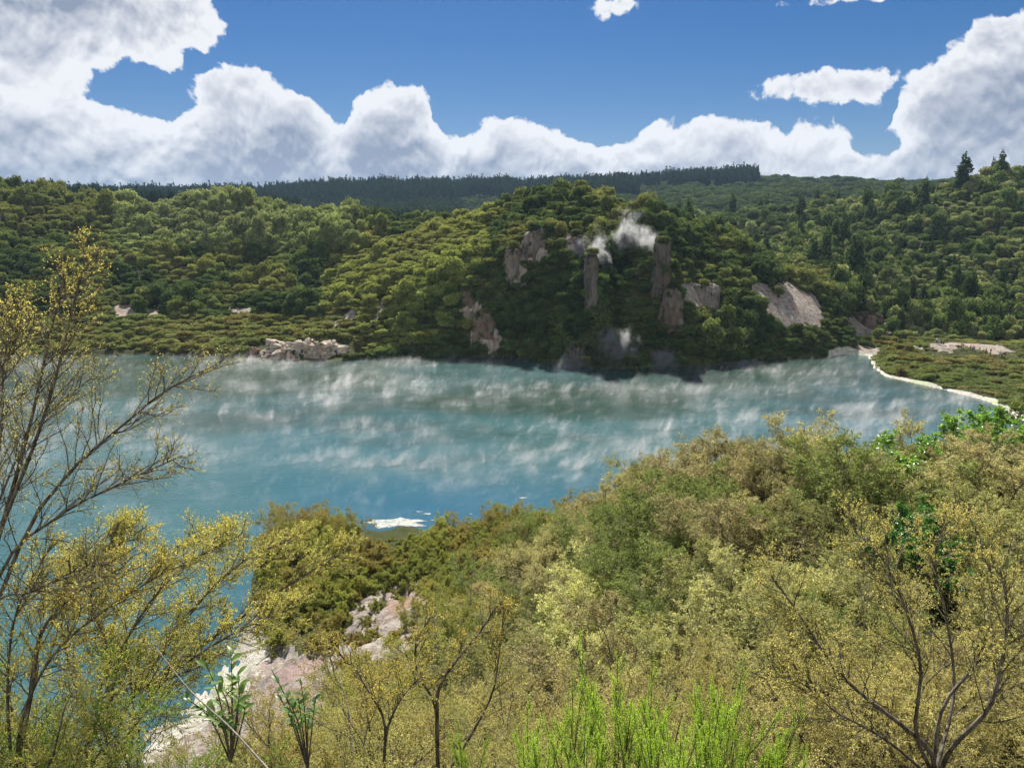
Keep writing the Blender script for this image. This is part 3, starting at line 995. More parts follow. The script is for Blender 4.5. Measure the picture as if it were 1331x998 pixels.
scatter('pine_plantation', [t[1] for t in T_PINE], pts[pine], rot[pine], scl[pine], pk[pine], tn[pine], 'dark pine plantation along the far ridge', 'forest')
scatter('distant_forest', [t[1] for t in T_ROUND], pts[~pine], rot[~pine], scl[~pine], pk[~pine] - 2, tn[~pine], 'dark forest on the distant hills at right', 'forest')
# the tall tree standing above the right skyline
t0 = hit(1250, 236, 300, 600) if False else None
gx = at(1252, 228, 408)
gz = float(ground(gx[0], gx[1]))
plant('poplar_tree', T_COL, 0, (gx[0], gx[1], gz - 0.4), (17, 17, 22), 0.6, np.array(DARK) * 0.7, ('trunk', 'crown'), 'tall dark columnar tree standing above the skyline of the right-hand hill', 'tree', None)

# ---------------- near slope
SPEC = {
    'yellow': ('manuka_shrub', NEAR, (0.285, 0.275, 0.13), 'yellow-olive fine-leaved shrub with dark stems close below the lookout', 'fine-leaved shrubs close below the lookout'),
    'spur': ('spur_shrub', MID, (0.25, 0.25, 0.135), 'feathery olive-brown shrub on the spur right of the lake inlet', 'feathery shrubs on the right spur'),
    'prom': ('heath_shrub', LOW, (0.15, 0.165, 0.05), 'low spreading green heath on the point by the lake foam', 'low heath on the point'),
    'bank': ('bank_shrub', MID, (0.2, 0.195, 0.065), 'green-yellow shrub on the bank above the white lake terrace', 'shrubs on the bank above the terrace'),
}
xy = np.concatenate([scatter_points(3.6, 14, -42, 46, lambda r: 1.4, 21), scatter_points(14.5, 100, -40, 46, lambda r: 2.3 + 0.008 * r, 22), scatter_points(48, 100, -26, 4, lambda r: 2.0, 23)])
X, Y_ = xy[:, 0], xy[:, 1]
Z = ground(X, Y_)
PX, PY = project(X, Y_, Z)
RD = np.hypot(X, Y_)
tuft = (bare_at(X, Y_, Z) > 0.3) & (g.random(len(X)) < 0.3) & (poly_dist(X, Y_, LAKE) > 3) & (np.hypot(X, Y_) > 25)
ok = ~in_poly(X, Y_, LAKE) & (poly_dist(X, Y_, LAKE) > 1.4) & ((bare_at(X, Y_, Z) < 0.3) | tuft) & (PX > -120) & (PX < 1500) & (PY < 1900)
ok &= ~((RD > 14) & (PX < 420) & (PY > 760) & (RD < 60) & (PX > 150))
X, Y_, Z, PX, PY, RD, tuft = (q[ok] for q in (X, Y_, Z, PX, PY, RD, tuft))
n = len(X)
u = g.random(n)
s_ = np.clip(fbm(X / 6, Y_ / 6, 3) + 0.5, 0, 1)
tt0 = np.linspace(0.12, 0.97, 70)
top_z = Z + 2.4
los = CAMZ + (top_z - CAMZ)[:, None] * tt0
gr = ground(X[:, None] * tt0, Y_[:, None] * tt0)
hid = (gr + 0.2 > los).any(1)
kept = {}
# the lake stays in view over the spur: how high the shrubs there stand
OUTX = [560, 680, 740, 790, 850, 930, 1000, 1040, 1090, 1140, 1160, 1190, 1205, 1240, 1331, 1500]
OUTY = [692, 676, 655, 622, 592, 566, 551, 541, 534, 546, 568, 592, 590, 578, 560, 545]
near_list = []
for i in np.argsort(RD):
    if hid[i] or (462 < PX[i] < 568 and RD[i] > 80):
        continue
    if RD[i] < 14:
        key = 'yellow'
    elif RD[i] > 52 and PX[i] < 740:
        key = 'prom'
    elif PX[i] < 620:
        key = 'bank'
    else:
        key = 'spur'
    nm, pr, tn, lab, grp = SPEC[key]
    H = {'yellow': 1.9, 'spur': 2.4, 'prom': 2.4, 'bank': 2.0}[key] * (0.55 + 0.85 * u[i] ** 1.3)
    W = H * (1.0 if key != 'spur' else 1.25)
    if 462 < PX[i] < 568 and RD[i] > 73:
        H, W = 0.7, 1.1
    if tuft[i]:
        H, W, key = 0.9, 0.9, 'prom'
        nm, pr, tn, lab, grp = SPEC[key]
        tn = t_ = np.array([(0.15, 0.165, 0.05), (0.2, 0.18, 0.08), (0.17, 0.1, 0.06)][i % 3]) * (0.7 + 0.5 * g.random())
        H = W = 0.6 + 0.8 * g.random()
        lab, grp, nm = 'small low tuft growing on the bare pinkish bank', 'tufts on the bare bank', 'low_tuft'
    t_ = np.array(tn) * (0.75 + 0.5 * g.random())
    t_ = lerp(t_, (0.11, 0.13, 0.05), 0.75 * s_[i] if key != 'yellow' else 0.35 * s_[i])
    if key == 'yellow' and PX[i] > 700:
        t_ = lerp(t_, (0.28, 0.25, 0.13), 0.4)
    if key == 'spur' and RD[i] > 24:
        t_ = lerp(t_, (0.23, 0.205, 0.13), 0.4)
    if key == 'spur':                            # each shrub its own age and health
        q = g.random()
        t_ = t_ * (0.62 + 0.6 * g.random())
        t_ = lerp(t_, (0.085, 0.12, 0.04), 0.75) if q < 0.3 else lerp(t_, (0.18, 0.16, 0.105), 0.7) if q > 0.84 else t_
    if key == 'prom' and u[i] > 0.86:
        t_ = lerp(t_, RUST, 0.45)
    if key == 'spur' and RD[i] > 11:
        vlim = (PH / 2 - (np.interp(PX[i], OUTX, OUTY) + 6 * g.random())) / FPX
        hmax = CAMZ + Y_[i] * (vlim * cP - sP) / (cP + vlim * sP) - Z[i]
        if hmax < 0.9:
            continue
        if H > hmax:
            H, W = hmax, W * max(0.75, hmax / H)
    if RD[i] < 9:                                # knee-high nearest the lookout, so the view stays open
        H, W = H * 0.62, W * 0.62
    kept[key] = kept.get(key, 0) + 1
    if kept[key] > 290:
        near_list.append((i, W, H, t_))
        continue
    plant(nm, pr, int(g.integers(0, 6)), (X[i], Y_[i], Z[i] - 0.08), (W, W, H), g.random() * 6.28, t_, ('branches', 'foliage'), lab, 'shrub', grp, (g.normal() * 0.08, g.normal() * 0.08))
if near_list:
    ii = np.array([q[0] for q in near_list])
    wh_ = np.array([(q[1], q[1], q[2]) for q in near_list])
    ro = np.zeros((len(ii), 3))
    ro[:, 2] = g.random(len(ii)) * 6.28
    scatter('spur_scrub', [q[1] for q in MID], np.stack([X[ii], Y_[ii], Z[ii] - 0.08], 1), ro, wh_, g.integers(0, 6, len(ii)), np.array([q[3] for q in near_list]), 'fine olive scrub covering the far part of the right spur', 'scrub')
print('near shrubs', n, kept)
# ------------------------------------------------------------------ plants close to the lookout, placed one by one
def spline(pts, K):
    pts = np.asarray(pts, float)
    n = len(pts)
    ext = np.concatenate([[2 * pts[0] - pts[1]], pts, [2 * pts[-1] - pts[-2]]])
    t = np.linspace(0, n - 1.0001, K)
    i = t.astype(int)
    f = (t - i)[:, None]
    p0, p1, p2, p3 = ext[i], ext[i + 1], ext[i + 2], ext[i + 3]
    return 0.5 * (2 * p1 + (p2 - p0) * f + (2 * p0 - 5 * p1 + 4 * p2 - p3) * f ** 2 + (3 * p1 - p0 - 3 * p2 + p3) * f ** 3)


def limb_tree(name, limbs, seed, tint, label, group=None, n1=14, n2=9, nleaf=15, leaf=(0.0125, 0.0065), start=0.3, L1=(0.25, 0.6), L2=(0.08, 0.2), orange=None, thin=0.6):
    """a small tree whose main limbs are measured one by one: [(px, py, Y), ...], thickness"""
    g = np.random.default_rng(seed)
    base = at(*limbs[0][0][0])
    base[2] = float(ground(base[0], base[1]))
    K = 14
    S = np.array([spline([at(*q) for q in l[0]], K) for l in limbs]) - base
    r = np.array([np.linspace(l[1], l[1] * 0.3, K) for l in limbs])
    root = bpy.data.objects.new(name, None)
    root.empty_display_size = 0.2
    COL.objects.link(root)
    root.location = base
    tag(root, label, 'shrub', group)
    S1, _ = children(S, n1, start, L1, (18, 55), 0.05, 0.16, 7, g)
    S2, _ = children(S1, n2, 0.15, L2, (20, 55), 0.05, 0.16, 4, g)
    tr, br, fo = MB(), MB(), MB()
    r = r * (0.72 if seed in (301, 304) else 1.0)
    br.add(*tubes(S1, np.linspace(0.0042, 0.0016, 7)[None] * np.ones((len(S1), 1)), 4))
    br.add(*tubes(S2, np.linspace(0.0015, 0.0008, 4)[None] * np.ones((len(S2), 1)), 3))
    tr.add(*tubes(S, r, 7))
    tip_of_limb = sample_poly(S, np.tile(np.linspace(0.8, 1, 4), (len(S), 1)))[0]
    keep = g.random(len(S2)) < thin
    tw = np.concatenate([S2[keep], sample_poly(S1, np.tile(np.linspace(0.5, 1, 4), (len(S1), 1)))[0], tip_of_limb])
    V_, F_, sh, t = leafy(tw, nleaf, leaf[0], leaf[1], g, 0.3, 0.9)
    hz = V_[:, 2] + base[2]
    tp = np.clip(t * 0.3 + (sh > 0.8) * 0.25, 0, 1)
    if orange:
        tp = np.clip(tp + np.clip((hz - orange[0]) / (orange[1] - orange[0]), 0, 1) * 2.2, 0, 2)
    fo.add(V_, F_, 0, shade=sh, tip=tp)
    for nm, mb, mt in (('trunk', tr, M_bark), ('branches', br, M_bark), ('foliage', fo, M_leaf)):
        o = link(nm, mb.mesh(name + '_' + nm, [mt], nm == 'trunk'), root)
        o['tint'] = [float(q) for q in tint]
    return root


YEL = (0.25, 0.2, 0.062)
limb_tree('manuka_tree', [
    ([(-70, 930, 4.7), (-20, 760, 4.75), (15, 640, 4.85), (42, 540, 5.0), (66, 430, 5.2), (84, 365, 5.3)], 0.026),
    ([(-66, 920, 4.7), (-10, 720, 4.6), (40, 590, 4.7), (70, 500, 4.9), (92, 410, 5.0), (112, 335, 5.05)], 0.022),
    ([(-60, 940, 4.7), (0, 745, 4.5), (73, 673, 4.45), (155, 629, 4.4), (237, 592, 4.3)], 0.018),
    ([(-60, 930, 4.7), (30, 700, 4.7), (78, 629, 4.75), (112, 592, 4.8), (169, 545, 4.85), (216, 507, 4.85), (285, 472, 4.9)], 0.02),
    ([(-60, 930, 4.7), (-20, 700, 4.9), (2, 560, 5.1), (5, 470, 5.3), (25, 400, 5.4)], 0.02),
    ([(-66, 930, 4.7), (-30, 740, 5.2), (20, 600, 5.5), (60, 540, 5.7), (120, 490, 5.8)], 0.016),
    ([(-70, 940, 4.7), (-40, 700, 4.4), (-20, 600, 4.3), (-5, 500, 4.3), (20, 440, 4.3)], 0.016),
    ([(-66, 930, 4.7), (-10, 790, 4.4), (40, 770, 4.2), (90, 745, 4.1), (130, 735, 4.0)], 0.012)],
    301, (0.21, 0.205, 0.1), 'tall open shrub at the far left with long leaning limbs and orange-tipped top', n1=30, n2=15, orange=(35.25, 36.1), thin=0.55, nleaf=11)
limb_tree('leaning_shrub', [
    ([(20, 1010, 4.2), (44, 880, 4.3), (50, 833, 4.3), (71, 796, 4.4), (112, 762, 4.4), (165, 735, 4.4)], 0.016),
    ([(20, 1010, 4.2), (30, 930, 4.1), (70, 850, 4.0), (140, 790, 4.0), (220, 740, 4.0)], 0.012),
    ([(16, 1010, 4.2), (10, 900, 4.3), (20, 800, 4.4), (60, 720, 4.5)], 0.012)],
    302, (0.3, 0.27, 0.085), 'yellow shrub under the limbs of the orange-tipped tree', L1=(0.2, 0.5), n1=26, n2=14, thin=0.95)
limb_tree('overhanging_shrub', [
    ([(146, 1000, 5.6), (176, 935, 5.7), (223, 867, 5.8), (257, 843, 5.9), (330, 790, 6.0), (400, 745, 6.2), (450, 715, 6.3)], 0.026),
    ([(146, 1000, 5.6), (160, 930, 5.9), (210, 850, 6.1), (270, 770, 6.2), (330, 720, 6.3), (390, 700, 6.4)], 0.016),
    ([(140, 1000, 5.6), (138, 840, 5.5), (118, 790, 5.5), (130, 730, 5.6), (180, 690, 5.7)], 0.017),
    ([(140, 1000, 5.6), (150, 870, 5.4), (190, 790, 5.3), (240, 735, 5.3), (300, 700, 5.4)], 0.014),
    ([(150, 1000, 5.6), (200, 900, 5.5), (290, 830, 5.5), (380, 790, 5.6)], 0.012),
    ([(146, 1000, 5.6), (130, 900, 5.9), (160, 780, 6.2), (230, 710, 6.3), (280, 690, 6.3)], 0.012),
    ([(146, 1000, 5.6), (170, 900, 6.2), (250, 790, 6.6), (320, 735, 6.7), (420, 720, 6.8)], 0.012),
    ([(146, 1000, 5.6), (100, 900, 5.6), (80, 800, 5.6), (100, 730, 5.6), (150, 690, 5.6)], 0.012)],
    303, (0.27, 0.265, 0.1), 'bright yellow shrub arching over the white terrace at the lake edge', L1=(0.25, 0.6), n1=46, n2=18, thin=0.95, nleaf=20, start=0.2)
limb_tree('crooked_shrub', [
    ([(1215, 1010, 4.4), (1205, 970, 4.4), (1130, 910, 4.5), (1085, 868, 4.6), (1040, 800, 4.8), (1000, 745, 5.0)], 0.026),
    ([(1215, 1010, 4.4), (1190, 950, 4.4), (1197, 870, 4.5), (1180, 800, 4.6), (1150, 730, 4.8), (1110, 690, 5.0)], 0.021),
    ([(1218, 1010, 4.4), (1238, 970, 4.2), (1282, 925, 4.1), (1298, 880, 4.1), (1310, 800, 4.2), (1300, 740, 4.3)], 0.026),
    ([(1212, 1010, 4.4), (1225, 920, 4.5), (1275, 850, 4.6), (1290, 760, 4.8), (1270, 690, 5.0)], 0.02),
    ([(1210, 1010, 4.4), (1150, 960, 4.2), (1080, 920, 4.2), (1030, 870, 4.3)], 0.015),
    ([(1214, 1010, 4.4), (1240, 900, 4.8), (1230, 800, 5.0), (1215, 720, 5.2), (1240, 660, 5.3)], 0.018)],
    304, (0.27, 0.255, 0.11), 'wide yellow-olive shrub with crooked bare limbs at the lower right', L1=(0.25, 0.6), n1=28, n2=14, thin=0.95, nleaf=17, start=0.35)
limb_tree('forked_shrub', [
    ([(570, 1020, 5.8), (568, 930, 5.8), (572, 890, 5.8), (600, 850, 5.9), (628, 815, 6.0), (650, 780, 6.1)], 0.02),
    ([(570, 1020, 5.8), (566, 920, 5.8), (545, 880, 5.7), (540, 840, 5.7), (560, 800, 5.7)], 0.012),
    ([(572, 1020, 5.8), (615, 950, 5.9), (640, 900, 5.9), (650, 840, 6.0), (655, 790, 6.1)], 0.014)],
    305, (0.27, 0.24, 0.08), 'thin shrub with a dark forked stem at the bottom left of the bright green plants', L1=(0.2, 0.45), n1=16, n2=11, thin=0.95, start=0.3)
limb_tree('twin_stem_shrub', [
    ([(498, 1010, 5.0), (503, 950, 5.0), (520, 910, 5.0), (545, 880, 5.1)], 0.014),
    ([(498, 1010, 5.0), (500, 940, 5.0), (480, 900, 5.0), (462, 870, 5.1), (440, 850, 5.1)], 0.012)],
    306, (0.27, 0.245, 0.085), 'small yellowish shrub with two dark stems below the bare pink bank', L1=(0.2, 0.4), n1=14, n2=10, thin=0.9, start=0.35)


for k, (px, py, Y, H, tn) in enumerate([(60, 905, 4.3, 1.3, (0.15, 0.2, 0.05)), (130, 925, 4.0, 1.1, (0.13, 0.19, 0.045)), (10, 850, 4.5, 1.5, (0.2, 0.2, 0.065)), (110, 850, 6.2, 1.8, (0.2, 0.2, 0.06)),
                                       (345, 975, 5.2, 1.0, (0.22, 0.2, 0.08)), (30, 960, 3.4, 0.8, (0.24, 0.24, 0.08)), (400, 930, 5.6, 1.2, (0.24, 0.22, 0.085)), (450, 880, 7.5, 1.6, (0.25, 0.22, 0.09))]):
    tp = at(px, py, Y)
    plant('low_green_shrub', NEAR, k, (tp[0], tp[1], tp[2] - H * 0.92), (H * 1.15, H * 1.15, H), k * 2.1, tn, ('branches', 'foliage'), 'low leafy green-olive shrub filling the lower left corner in front of the terrace', 'shrub', 'low shrubs in the lower left corner')


def fresh_plant(seed, nst=9, H=0.5):
    g = np.random.default_rng(seed)
    a = g.random(nst) * 6.28
    d = np.stack([np.cos(a) * 0.3, np.sin(a) * 0.3, np.ones(nst)], 1)
    S = walk(np.stack([np.cos(a), np.sin(a), a * 0], 1) * 0.03, unit(d), H * (0.7 + 0.5 * g.random(nst)), 0.1, 0.06, 8, g)
    S1, _ = children(S, 16, 0.1, (0.09, 0.2), (14, 34), 0.12, 0.06, 6, g)
    st, fo = MB(), MB()
    st.add(*tubes(S, np.linspace(0.0045, 0.0015, 8)[None] * np.ones((nst, 1)), 5))
    st.add(*tubes(S1, np.linspace(0.0014, 0.0008, 6)[None] * np.ones((len(S1), 1)), 3))
    tw = np.concatenate([S1, sample_poly(S, np.tile(np.linspace(0.4, 1, 6), (nst, 1)))[0]])
    V_, F_, sh, t = leafy(tw, 95, 0.0095, 0.0022, g, 0.02, 0.75)
    fo.add(V_, F_, 0, shade=sh, tip=np.clip(t * 0.55, 0, 1))
    return st.mesh('fresh_stems', [M_bark_far]), fo.mesh('fresh_foliage', [M_leaf])


FRESH = [fresh_plant(400 + k, [9, 7, 11][k]) for k in range(3)]
for k, (px, py, Y, s) in enumerate([(800, 868, 3.3, 1.2), (738, 905, 3.2, 0.9), (700, 938, 3.1, 0.8), (835, 905, 3.1, 1.0), (905, 912, 3.1, 1.0), (945, 890, 3.2, 1.05), (985, 925, 3.0, 0.95), (770, 930, 2.9, 0.9), (870, 935, 2.8, 0.8), (1020, 955, 2.9, 0.7), (610, 955, 3.3, 0.6), (930, 950, 2.7, 0.8)]):
    tp = at(px, py, Y)
    plant('fresh_green_plant', FRESH, k, (tp[0], tp[1], tp[2] - 0.55 * s), s, k * 1.7, np.array((0.215, 0.31, 0.06)) * (0.85 + 0.3 * g.random()), ('stems', 'foliage'),
          'bright green feathery young plant with upright shoots at the bottom edge', 'plant', 'bright green young plants below the lookout')


def broad_leaf_mesh(B, D_, Nn, L, W):
    prof = [(0.0, 0.06), (0.22, 0.75), (0.5, 1.0), (0.78, 0.7), (1.0, 0.03)]
    D_ = unit(D_)
    S = unit(np.cross(D_, Nn))
    U = np.cross(S, D_)
    rows = []
    for f, w_ in prof:
        c = B + D_ * (L * f)[:, None] - U * (L * 0.25 * f * f)[:, None]
        h = (W * w_ * 0.5)[:, None]
        rows.append(np.stack([c - S * h + U * h * 0.35, c, c + S * h + U * h * 0.35], 1))
    V_ = np.stack(rows, 1)                        # n,5,3,3
    n = len(B)
    ix = np.arange(n * 15).reshape(n, 5, 3)
    F_ = np.stack([ix[:, :-1, :-1], ix[:, 1:, :-1], ix[:, 1:, 1:], ix[:, :-1, 1:]], -1).reshape(-1, 4)
    return V_.reshape(-1, 3), F_


def broad_plant(seed, stems, L=0.065, W=0.032, nl=8):
    g = np.random.default_rng(seed)
    S = np.array([spline(s, 10) for s in stems])
    st, fo = MB(), MB()
    st.add(*tubes(S, np.linspace(0.0055, 0.002, 10)[None] * np.ones((len(S), 1)), 5))
    t = 0.45 + 0.55 * (np.arange(nl)[None] + 0.3 * g.random((len(S), nl))) / nl
    B, T = sample_poly(S, t)
    ang = np.arange(nl)[None] * 2.4 + g.random((len(S), 1)) * 6
    d = np.stack([np.cos(ang), np.sin(ang), 0.35 + 0.3 * g.random(ang.shape)], -1)
    n = B.shape[0] * nl
    ll = L * (0.7 + 0.5 * g.random(n))
    V_, F_ = broad_leaf_mesh(B.reshape(-1, 3), d.reshape(-1, 3) + T.reshape(-1, 3) * 0.4, np.tile([0.0, 0, 1.0], (n, 1)) + g.normal(size=(n, 3)) * 0.25, ll, ll * W / L)
    fo.add(V_, F_, 0, shade=np.repeat(g.random(n), 15), tip=0.0)
    return st.mesh('broad_stems', [M_bark]), fo.mesh('broad_foliage', [M_broad], True)


def stems_at(base, ends):
    b0 = at(*base)
    return b0, [[np.zeros(3), (at(*e) - b0) * 0.5 + np.array([0, 0.03, 0.05]), at(*e) - b0] for e in ends]


b0, st = stems_at((300, 990, 3.5), [(300, 846, 3.6), (268, 862, 3.5), (312, 895, 3.4), (240, 905, 3.5), (275, 930, 3.3)])
plant('broadleaf_plant', [broad_plant(420, st + [[p * 0.8 + np.array([0.03, 0.02, 0]) * (k_ > 0) for k_, p in enumerate(q)] for q in st], 0.066, 0.032, 9)], 0, b0, 1, 0, (0.085, 0.135, 0.03), ('stems', 'foliage'), 'glossy broad-leaved green plant in front of the white lake terrace', 'plant', None)
b0, st = stems_at((400, 1000, 3.8), [(352, 868, 3.9), (390, 880, 3.8), (372, 905, 3.7), (410, 905, 3.9)])
plant('broadleaf_plant', [broad_plant(421, st + [[p * 0.75 + np.array([-0.03, 0.03, 0]) * (k_ > 0) for k_, p in enumerate(q)] for q in st], 0.06, 0.03, 8)], 0, b0, 1, 0, (0.07, 0.115, 0.03), ('stems', 'foliage'), 'smaller dark broad-leaved plant right of the pale stick', 'plant', None)
# pale fallen stick
b0 = at(352, 1003, 2.75)
mb = MB()
mb.add(*tubes(np.array([spline([np.zeros(3), at(300, 946, 2.9) - b0, at(247, 897, 3.05) - b0, at(203, 842, 3.2) - b0], 16)]), np.linspace(0.005, 0.0026, 16)[None], 6))
tag(link('dead_stick', mb.mesh('dead_stick', [M_dead], True), None, b0), 'long straight pale stick leaning across the lower left corner', 'stick')
# bare pale twigs sticking up out of the shrubs
for k, (px, py, Y, L) in enumerate([(560, 790, 9, 1.3), (610, 720, 22, 2.6), (690, 740, 16, 1.8), (850, 745, 12, 1.5), (780, 700, 24, 2.2), (470, 905, 5.0, 0.6), (930, 720, 10, 1.2), (1130, 750, 6.5, 0.8), (870, 950, 3.4, 0.35)]):
    b0 = at(px, py, Y) - np.array([0, 0, L * 0.7])
    gg = np.random.default_rng(500 + k)
    S = walk(np.zeros((2, 3)), unit(np.array([[0.12, 0.0, 1.0], [-0.3, 0.1, 1.0]])), np.array([L, L * 0.8]), 0.02, 0.07, 9, gg)
    S1, _ = children(S, 6, 0.3, (0.16 * L, 0.34 * L), (20, 45), 0.05, 0.1, 5, gg)
    mb = MB()
    mb.add(*tubes(S, np.linspace(0.006, 0.002, 9)[None] * np.array([[1.0], [0.8]]) * max(1, Y / 9), 4))
    mb.add(*tubes(S1, np.linspace(0.0028, 0.001, 5)[None] * np.ones((len(S1), 1)) * max(1, Y / 9), 3))
    tag(link('dead_twig', mb.mesh('dead_twig', [M_dead]), None, b0), 'bare pale dead twig standing up among the shrubs', 'twig', 'bare dead twigs among the shrubs')
# single plants on the right spur
for k, (px, py, Y, H, tn, pr, nm, lab) in enumerate([
        (1266, 540, 27, 4.6, (0.10, 0.16, 0.045), ROUND_SH, 'leafy_bush', 'big rounded bright green bush at the right edge of the lake view'),
        (1352, 518, 24, 4.6, (0.085, 0.145, 0.04), ROUND_SH, 'leafy_bush', 'bright green bush behind the rounded one, cut by the right edge'),
        (1222, 650, 17, 2.2, (0.035, 0.085, 0.025), ROUND_SH, 'leafy_bush', 'dark glossy green bush low between the olive shrubs and the rounded bright bush'),
        (1316, 520, 25, 4.6, (0.11, 0.17, 0.05), ROUND_SH, 'leafy_bush', 'yellow-green leafy bush behind the big rounded bright one'),
        (1240, 566, 24, 3.4, (0.12, 0.18, 0.055), ROUND_SH, 'leafy_bush', 'smaller bright green bush at the left foot of the big rounded one'),
        (1328, 504, 46, 5.0, (0.06, 0.085, 0.03), MID, 'dark_bush', 'dark green bush cut by the right edge, highest beside the white shore'),
        (1172, 566, 30, 2.3, (0.13, 0.10, 0.06), BARE_SH, 'bare_bush', 'nearly leafless spreading bush against the pale water'),
        (378, 654, 80, 4.4, (0.10, 0.07, 0.05), BARE_SH, 'bare_bush', 'leafless grey bush at the tip of the point'),
        (950, 712, 30, 3.0, (0.10, 0.085, 0.06), BARE_SH, 'bare_bush', 'withered grey-brown bush in the middle of the right spur')]):
    p_ = at(px, py, Y)
    gz = float(ground(p_[0], p_[1]))
    Hh = max(H, p_[2] - gz + 0.2)
    plant(nm, pr, k, (p_[0], p_[1], p_[2] - Hh), (Hh * 0.88, Hh * 0.88, Hh / 1.32), k * 1.3, tn, ('branches', 'foliage') if pr is not T_PADS else ('trunk', 'crown'), lab, 'bush' if pr is not T_PADS else 'tree', None)

# ------------------------------------------------------------------ rock
m, nt = new_mat('rock')
b = NB(nt)
p = b.obj()
pv = b.mapping(b.pos(), (0.55, 0.55, 0.16))
n1 = b.noise(pv, 1.2, 10, 0.68)
n2 = b.noise(b.pos(), 0.3, 4, 0.55)
n3 = b.noise(b.pos(), 1.6, 8, 0.7)
tt_ = b.attr('tint', 'INSTANCER', 'Vector')
c = b.mix(b.range(n1, 0.3, 0.7), (0.55, 0.5, 0.48), (1.35, 1.3, 1.25))
c = b.vmath('MULTIPLY', c, tt_)
c = b.mix(b.range(n2, 0.5, 0.68), c, b.vmath('MULTIPLY', tt_, (1.1, 0.88, 0.74)))
c = b.mix(b.range(n3, 0.3, 0.44, 1, 0), c, (0.035, 0.035, 0.028))
n4 = b.noise(b.mapping(b.pos(), (0.45, 0.45, 0.25), (9, 4, 2)), 1.0, 7, 0.7)
c = b.mix(b.range(n4, 0.55, 0.6), c, (0.035, 0.05, 0.02))      # moss and small plants in the cracks
h = b.math('ADD', n1, b.math('MULTIPLY', n3, 0.7))
b.out(b.bsdf(c, 0.95, 0.1, b.bump(h, 1.0, 0.5)))
M_rock = m


def rock(name, loc, size, seed, tint, label, cat='rock', boxy=0.55, amp=0.22, vs=0.35, group=None, rz=0.0, peak=0.0, freq=1.0):
    nu, nv = 84, 60
    th = np.linspace(0, 2 * math.pi, nu, endpoint=False)
    ph = np.linspace(-math.pi / 2 + 0.02, math.pi / 2 - 0.02, nv)
    TH, PH_ = np.meshgrid(th, ph)
    sg = lambda v, e: np.sign(v) * np.abs(v) ** e
    X0 = sg(np.cos(PH_), boxy) * sg(np.cos(TH), boxy)
    Y0 = sg(np.cos(PH_), boxy) * sg(np.sin(TH), boxy)
    Z0 = sg(np.sin(PH_), boxy)
    tap = 1 - peak * np.clip((Z0 + 1) / 2, 0, 1) ** 1.3
    X0, Y0 = X0 * tap, Y0 * tap
    V_ = np.stack([X0, Y0, Z0], -1).reshape(-1, 3) * np.array(size)
    sc = freq * 1.6 / max(min(size[0], size[1]), 0.6)
    off = Vector((seed * 7.1, seed * 3.3, 0))
    out = np.empty_like(V_)
    nrm = unit(np.stack([X0, Y0, Z0 * 0.35], -1).reshape(-1, 3))
    for i, v in enumerate(V_):
        q = Vector((v[0] * sc, v[1] * sc, v[2] * sc * vs)) + off
        d = abs(mnoise.fractal(q, 0.9, 2.1, 5)) * -1.1 + 0.3 + 1.3 * mnoise.noise(q * 0.45) + 0.5 * mnoise.noise(Vector((q.x, q.y, q.z * 3.5)))
        out[i] = v + nrm[i] * d * amp * min(size[0], size[1]) * 1.6
    ix = np.arange(nu * nv).reshape(nv, nu)
    nx = np.roll(ix, -1, axis=1)
    F_ = np.stack([ix[:-1], nx[:-1], nx[1:], ix[1:]], -1).reshape(-1, 4)
    o = link(name, build_mesh(name, out, F_, [M_rock], smooth=True), None, loc)
    o.rotation_euler = (0, 0, rz)
    o['tint'] = list(tint)
    return tag(o, label, cat, group)


GREYB, BUFF, PALER = (0.2, 0.188, 0.176), (0.31, 0.28, 0.25), (0.42, 0.39, 0.36)


rock_plants = []


def rock_px(name, px, py, w, h, depth, seed, tint, label, out=0.25, **kw):
    q = hit(px, py, 150, 600)
    k = q[1] / FPX
    rock(name, (q[0], q[1] + depth * (1 - out), q[2]), (w * k / 2, depth, h * k / 2), seed, [0.6 * v for v in tint], label, rz=0.5 * math.sin(seed * 2.3), **kw)  # rock tint lowered to carry the shade on the cliff
    g_ = np.random.default_rng(seed + 900)
    for j in (1, 3, 4):                           # plants on its top and at its sides and foot
        sx_ = (-0.75, 0.0, 0.8, -0.6, 0.7)[j]
        sz_ = (-0.1, 0.98, -0.35, -0.85, -0.9)[j]
        rock_plants.append((q[0] + sx_ * w * k / 2, q[1] + depth * (0.25 - out) - 0.6 * (j != 1), q[2] + sz_ * h * k / 2 - 0.8 + g_.normal() * 0.4, 1.5 + 1.3 * g_.random()))


rock_px('cliff_face', 694, 322, 34, 50, 4, 1, BUFF, 'pale buff rock face high on the left of the rocky hill', peak=0.3, out=0.4)
rock_px('cliff_face', 668, 352, 26, 62, 4, 2, BUFF, 'brown-buff rock face below and left of the highest one', peak=0.2, out=0.4)
rock_px('cliff_face', 748, 320, 40, 30, 4, 3, (0.27, 0.24, 0.22), 'greyish rock face under the summit trees beside the thin steam', peak=0.2, out=0.4)
rock_px('rock_pinnacle', 768, 372, 19, 92, 2.4, 4, GREYB, 'slim grey rock pinnacle with a white streak rising above the water', out=1.7, peak=0.35)
rock_px('rock_pinnacle', 858, 354, 25, 84, 3.0, 5, (0.19, 0.172, 0.155), 'broad dark rock pinnacle right of the steam vents', out=1.4, peak=0.35)
rock_px('rock_pinnacle', 870, 402, 29, 62, 3.0, 6, (0.25, 0.215, 0.185), 'reddish brown rock buttress standing below the broad pinnacle', out=1.4, peak=0.25)
rock_px('rock_outcrop', 630, 430, 40, 56, 4, 7, (0.27, 0.22, 0.18), 'brown broken rock scar at the left foot of the cliff', out=0.3, peak=0.3)
